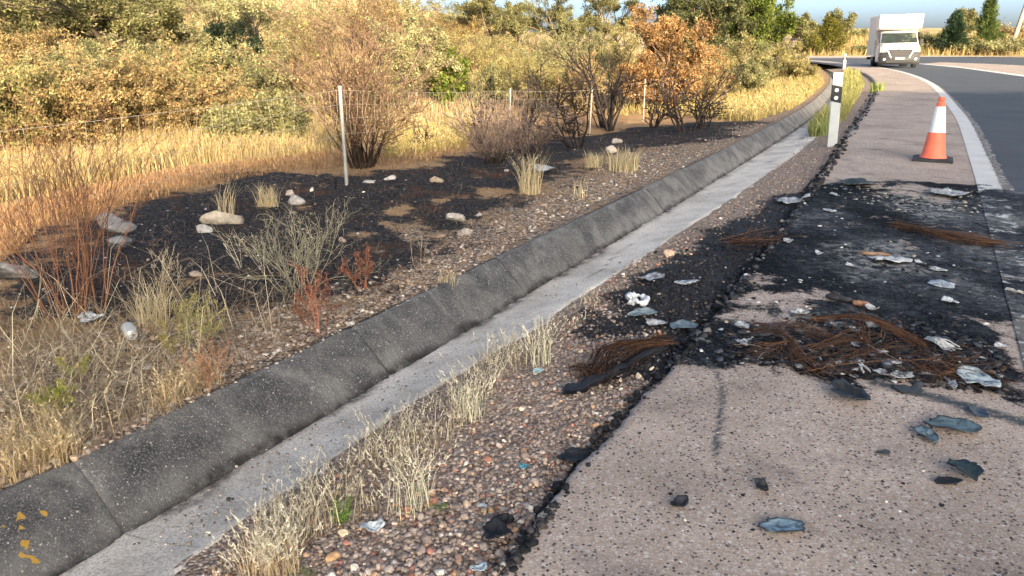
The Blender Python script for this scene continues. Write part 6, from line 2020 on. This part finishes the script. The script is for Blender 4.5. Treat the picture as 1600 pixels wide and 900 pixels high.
def stick(label, a, b, r, col, name='wood_stick'):
    p0, p1 = np.array(on(*a, .02)), np.array(on(*b, .02))
    g = np.random.default_rng(int(a[0]))
    t = np.linspace(0, 1, 8)[:, None]
    P = (p0 + (p1 - p0) * t + g.normal(0, .004, (8, 3)))[None]
    V, F = tubes(P, np.array([[r * .5, r, r * 1.1, r, r * .95, r, r * .8, r * .3]]), 7)
    V[:, 2] = np.maximum(V[:, 2], .006)
    o = link(name, make_mesh(name, V, [F], M['bark'], np.tile(col, (len(V), 1)) * (1 + .25 * g.normal(0, 1, (len(V), 1))), smooth=True))
    tag(o, label, 'stick')


stick('light brown wooden stick on the burnt shoulder behind the jagged ash piece', (1340, 394), (1393, 399), .016, (.22, .145, .10))
stick('short reddish charred stick at the far side of the rusty cords', (1334, 473), (1360, 477), .022, (.26, .14, .09))
stick('long black charred bar lying above the rusty cords', (1290, 462), (1335, 471), .022, (.03, .03, .035), 'charred_bar')
stick('thin pale twig at the right edge of the burnt paving', (1568, 452), (1612, 460), .010, (.45, .44, .40))
stick('pale splinter pair in front of the rusty cords, longer one', (1340, 563), (1359, 581), .006, (.5, .48, .44), 'splinter')
stick('pale splinter pair in front of the rusty cords, shorter one', (1343, 570), (1349, 583), .006, (.5, .48, .44), 'splinter')


def white_ring():
    g = np.random.default_rng(31)
    x0, y0, z0 = G1(997, 474)
    a = np.linspace(0, 2 * np.pi, 29)[:-1]
    P = np.stack([.062 * np.cos(a) * (1 + .12 * g.normal(0, 1, 28)), .085 * np.sin(a) * (1 + .12 * g.normal(0, 1, 28)), .02 + .01 * g.normal(0, 1, 28)], 1)
    P = np.vstack([P, P[:1]])[None]
    V, F = tubes(P, np.full((1, 29), .019) * (1 + .35 * g.normal(0, 1, (1, 29))).clip(.4, 1.6), 7)
    o = link('melted_ring', make_mesh('melted_ring', V, [F], M['flake'], np.tile((.62, .64, .66), (len(V), 1)), smooth=True))
    o.location = (x0, y0, z0 + .01)
    tag(o, 'white melted ring with a hole, on the sooty verge beside the bleached grass end', 'ring')


white_ring()


def mesh_scrap():
    g = np.random.default_rng(33)
    root_pts = []
    P, Rr = arcs(g, [on(1450, 530, .03), on(1468, 532, .05), on(1486, 546, .015)], 34, .012, .003, .004, 12, .006)
    V, F = tubes(P, Rr, 4)
    o = link('wire_mesh_scrap', make_mesh('wire_mesh_scrap', V, [F], M['flake'], np.tile((.46, .47, .48), (len(V), 1))))
    tag(o, 'pale fibrous mesh scrap at the right end of the rusty cords', 'scrap')


mesh_scrap()


# flakes of ash, soot crumbs and glass grit scattered over the burn mark
def flakes(name, poly, n, smin, smax, pal, seed, power=3.0, flat=.35, base=ICO1, wts=None):
    return pebbles(name, sample_px(poly, n, seed), smin, smax, pal, seed, base=base, flat=flat, rough=.25, sink=.15, power=power, wts=wts, minpx=1.0)


BR = [(1262, 296), (1300, 285), (1540, 292), (1610, 330), (1600, 480), (1540, 500), (1560, 560), (1570, 618), (1500, 612), (1420, 602), (1330, 592), (1200, 574), (1060, 560), (900, 588), (960, 525), (900, 500), (960, 430), (1060, 375), (1150, 320)]
flakes('ash_flakes', BR, 620, .008, .045, [(.55, .56, .57), (.40, .42, .45), (.66, .66, .64), (.24, .27, .30), (.40, .34, .26)], 901, power=4.5)
flakes('soot_crumbs', BR, 1700, .006, .045, [(.014, .015, .018), (.03, .032, .038), (.055, .06, .07), (.02, .018, .016)], 902, power=3.5, flat=.5)
flakes('front_debris', [(1130, 520), (1250, 500), (1420, 500), (1560, 540), (1575, 615), (1500, 612), (1330, 590), (1200, 572), (1110, 568)], 2600, .007, .075,
       [(.014, .015, .018), (.025, .028, .034), (.06, .066, .078), (.12, .085, .06), (.30, .33, .36), (.5, .5, .5)], 903, power=3.5, flat=.3, wts=[6, 6, 4, .7, 1, .5])
flakes('far_ash', [(1280, 286), (1540, 296), (1530, 340), (1400, 330), (1300, 306)], 480, .01, .06, [(.28, .29, .30), (.20, .19, .16), (.05, .055, .06), (.34, .31, .25), (.10, .13, .14)], 904, power=3)
flakes('edge_crumbs', [(775, 900), (880, 742), (960, 645), (1040, 572), (1060, 570), (975, 660), (895, 762), (800, 900)], 420, .01, .05, [(.014, .015, .017), (.03, .03, .033), (.05, .045, .045)], 905, flat=.6, power=2.5)
flakes('far_edge_crumbs', [(1255, 300), (1300, 240), (1325, 200), (1350, 160), (1368, 130), (1374, 150), (1345, 195), (1318, 240), (1275, 300)], 420, .02, .09, [(.014, .015, .017), (.03, .03, .033), (.05, .045, .045)], 906, flat=.6, power=2)
flakes('paving_grit', [(1060, 560), (1330, 596), (1600, 660), (1600, 900), (790, 900), (900, 740)], 700, .006, .022, [(.014, .015, .018), (.03, .03, .035), (.06, .06, .065), (.5, .47, .44)], 907, power=4, flat=.5)

flakes('channel_grit', [(200, 850), (400, 708), (600, 606), (740, 516), (830, 466), (960, 380), (970, 410), (850, 490), (720, 560), (620, 640), (440, 755), (290, 865)], 420, .006, .022, [(.20, .16, .13), (.33, .27, .22), (.10, .08, .07), (.45, .40, .35)], 908, power=3, flat=.6)
flakes('rim_grit', [(120, 716), (400, 576), (600, 486), (700, 446), (830, 366), (836, 374), (706, 456), (606, 496), (406, 588), (130, 726)], 260, .010, .03, [(.20, .16, .13), (.33, .27, .22), (.12, .09, .07), (.45, .40, .35)], 909, power=3, flat=.6)

flakes('burnt_edge_crumbs', [(1040, 575), (1125, 455), (1255, 296), (1285, 296), (1180, 430), (1075, 565)], 700, .012, .07, [(.014, .015, .018), (.03, .032, .038), (.06, .065, .075), (.16, .15, .14)], 910, power=2.6, flat=.5, wts=[5, 4, 2, 1])
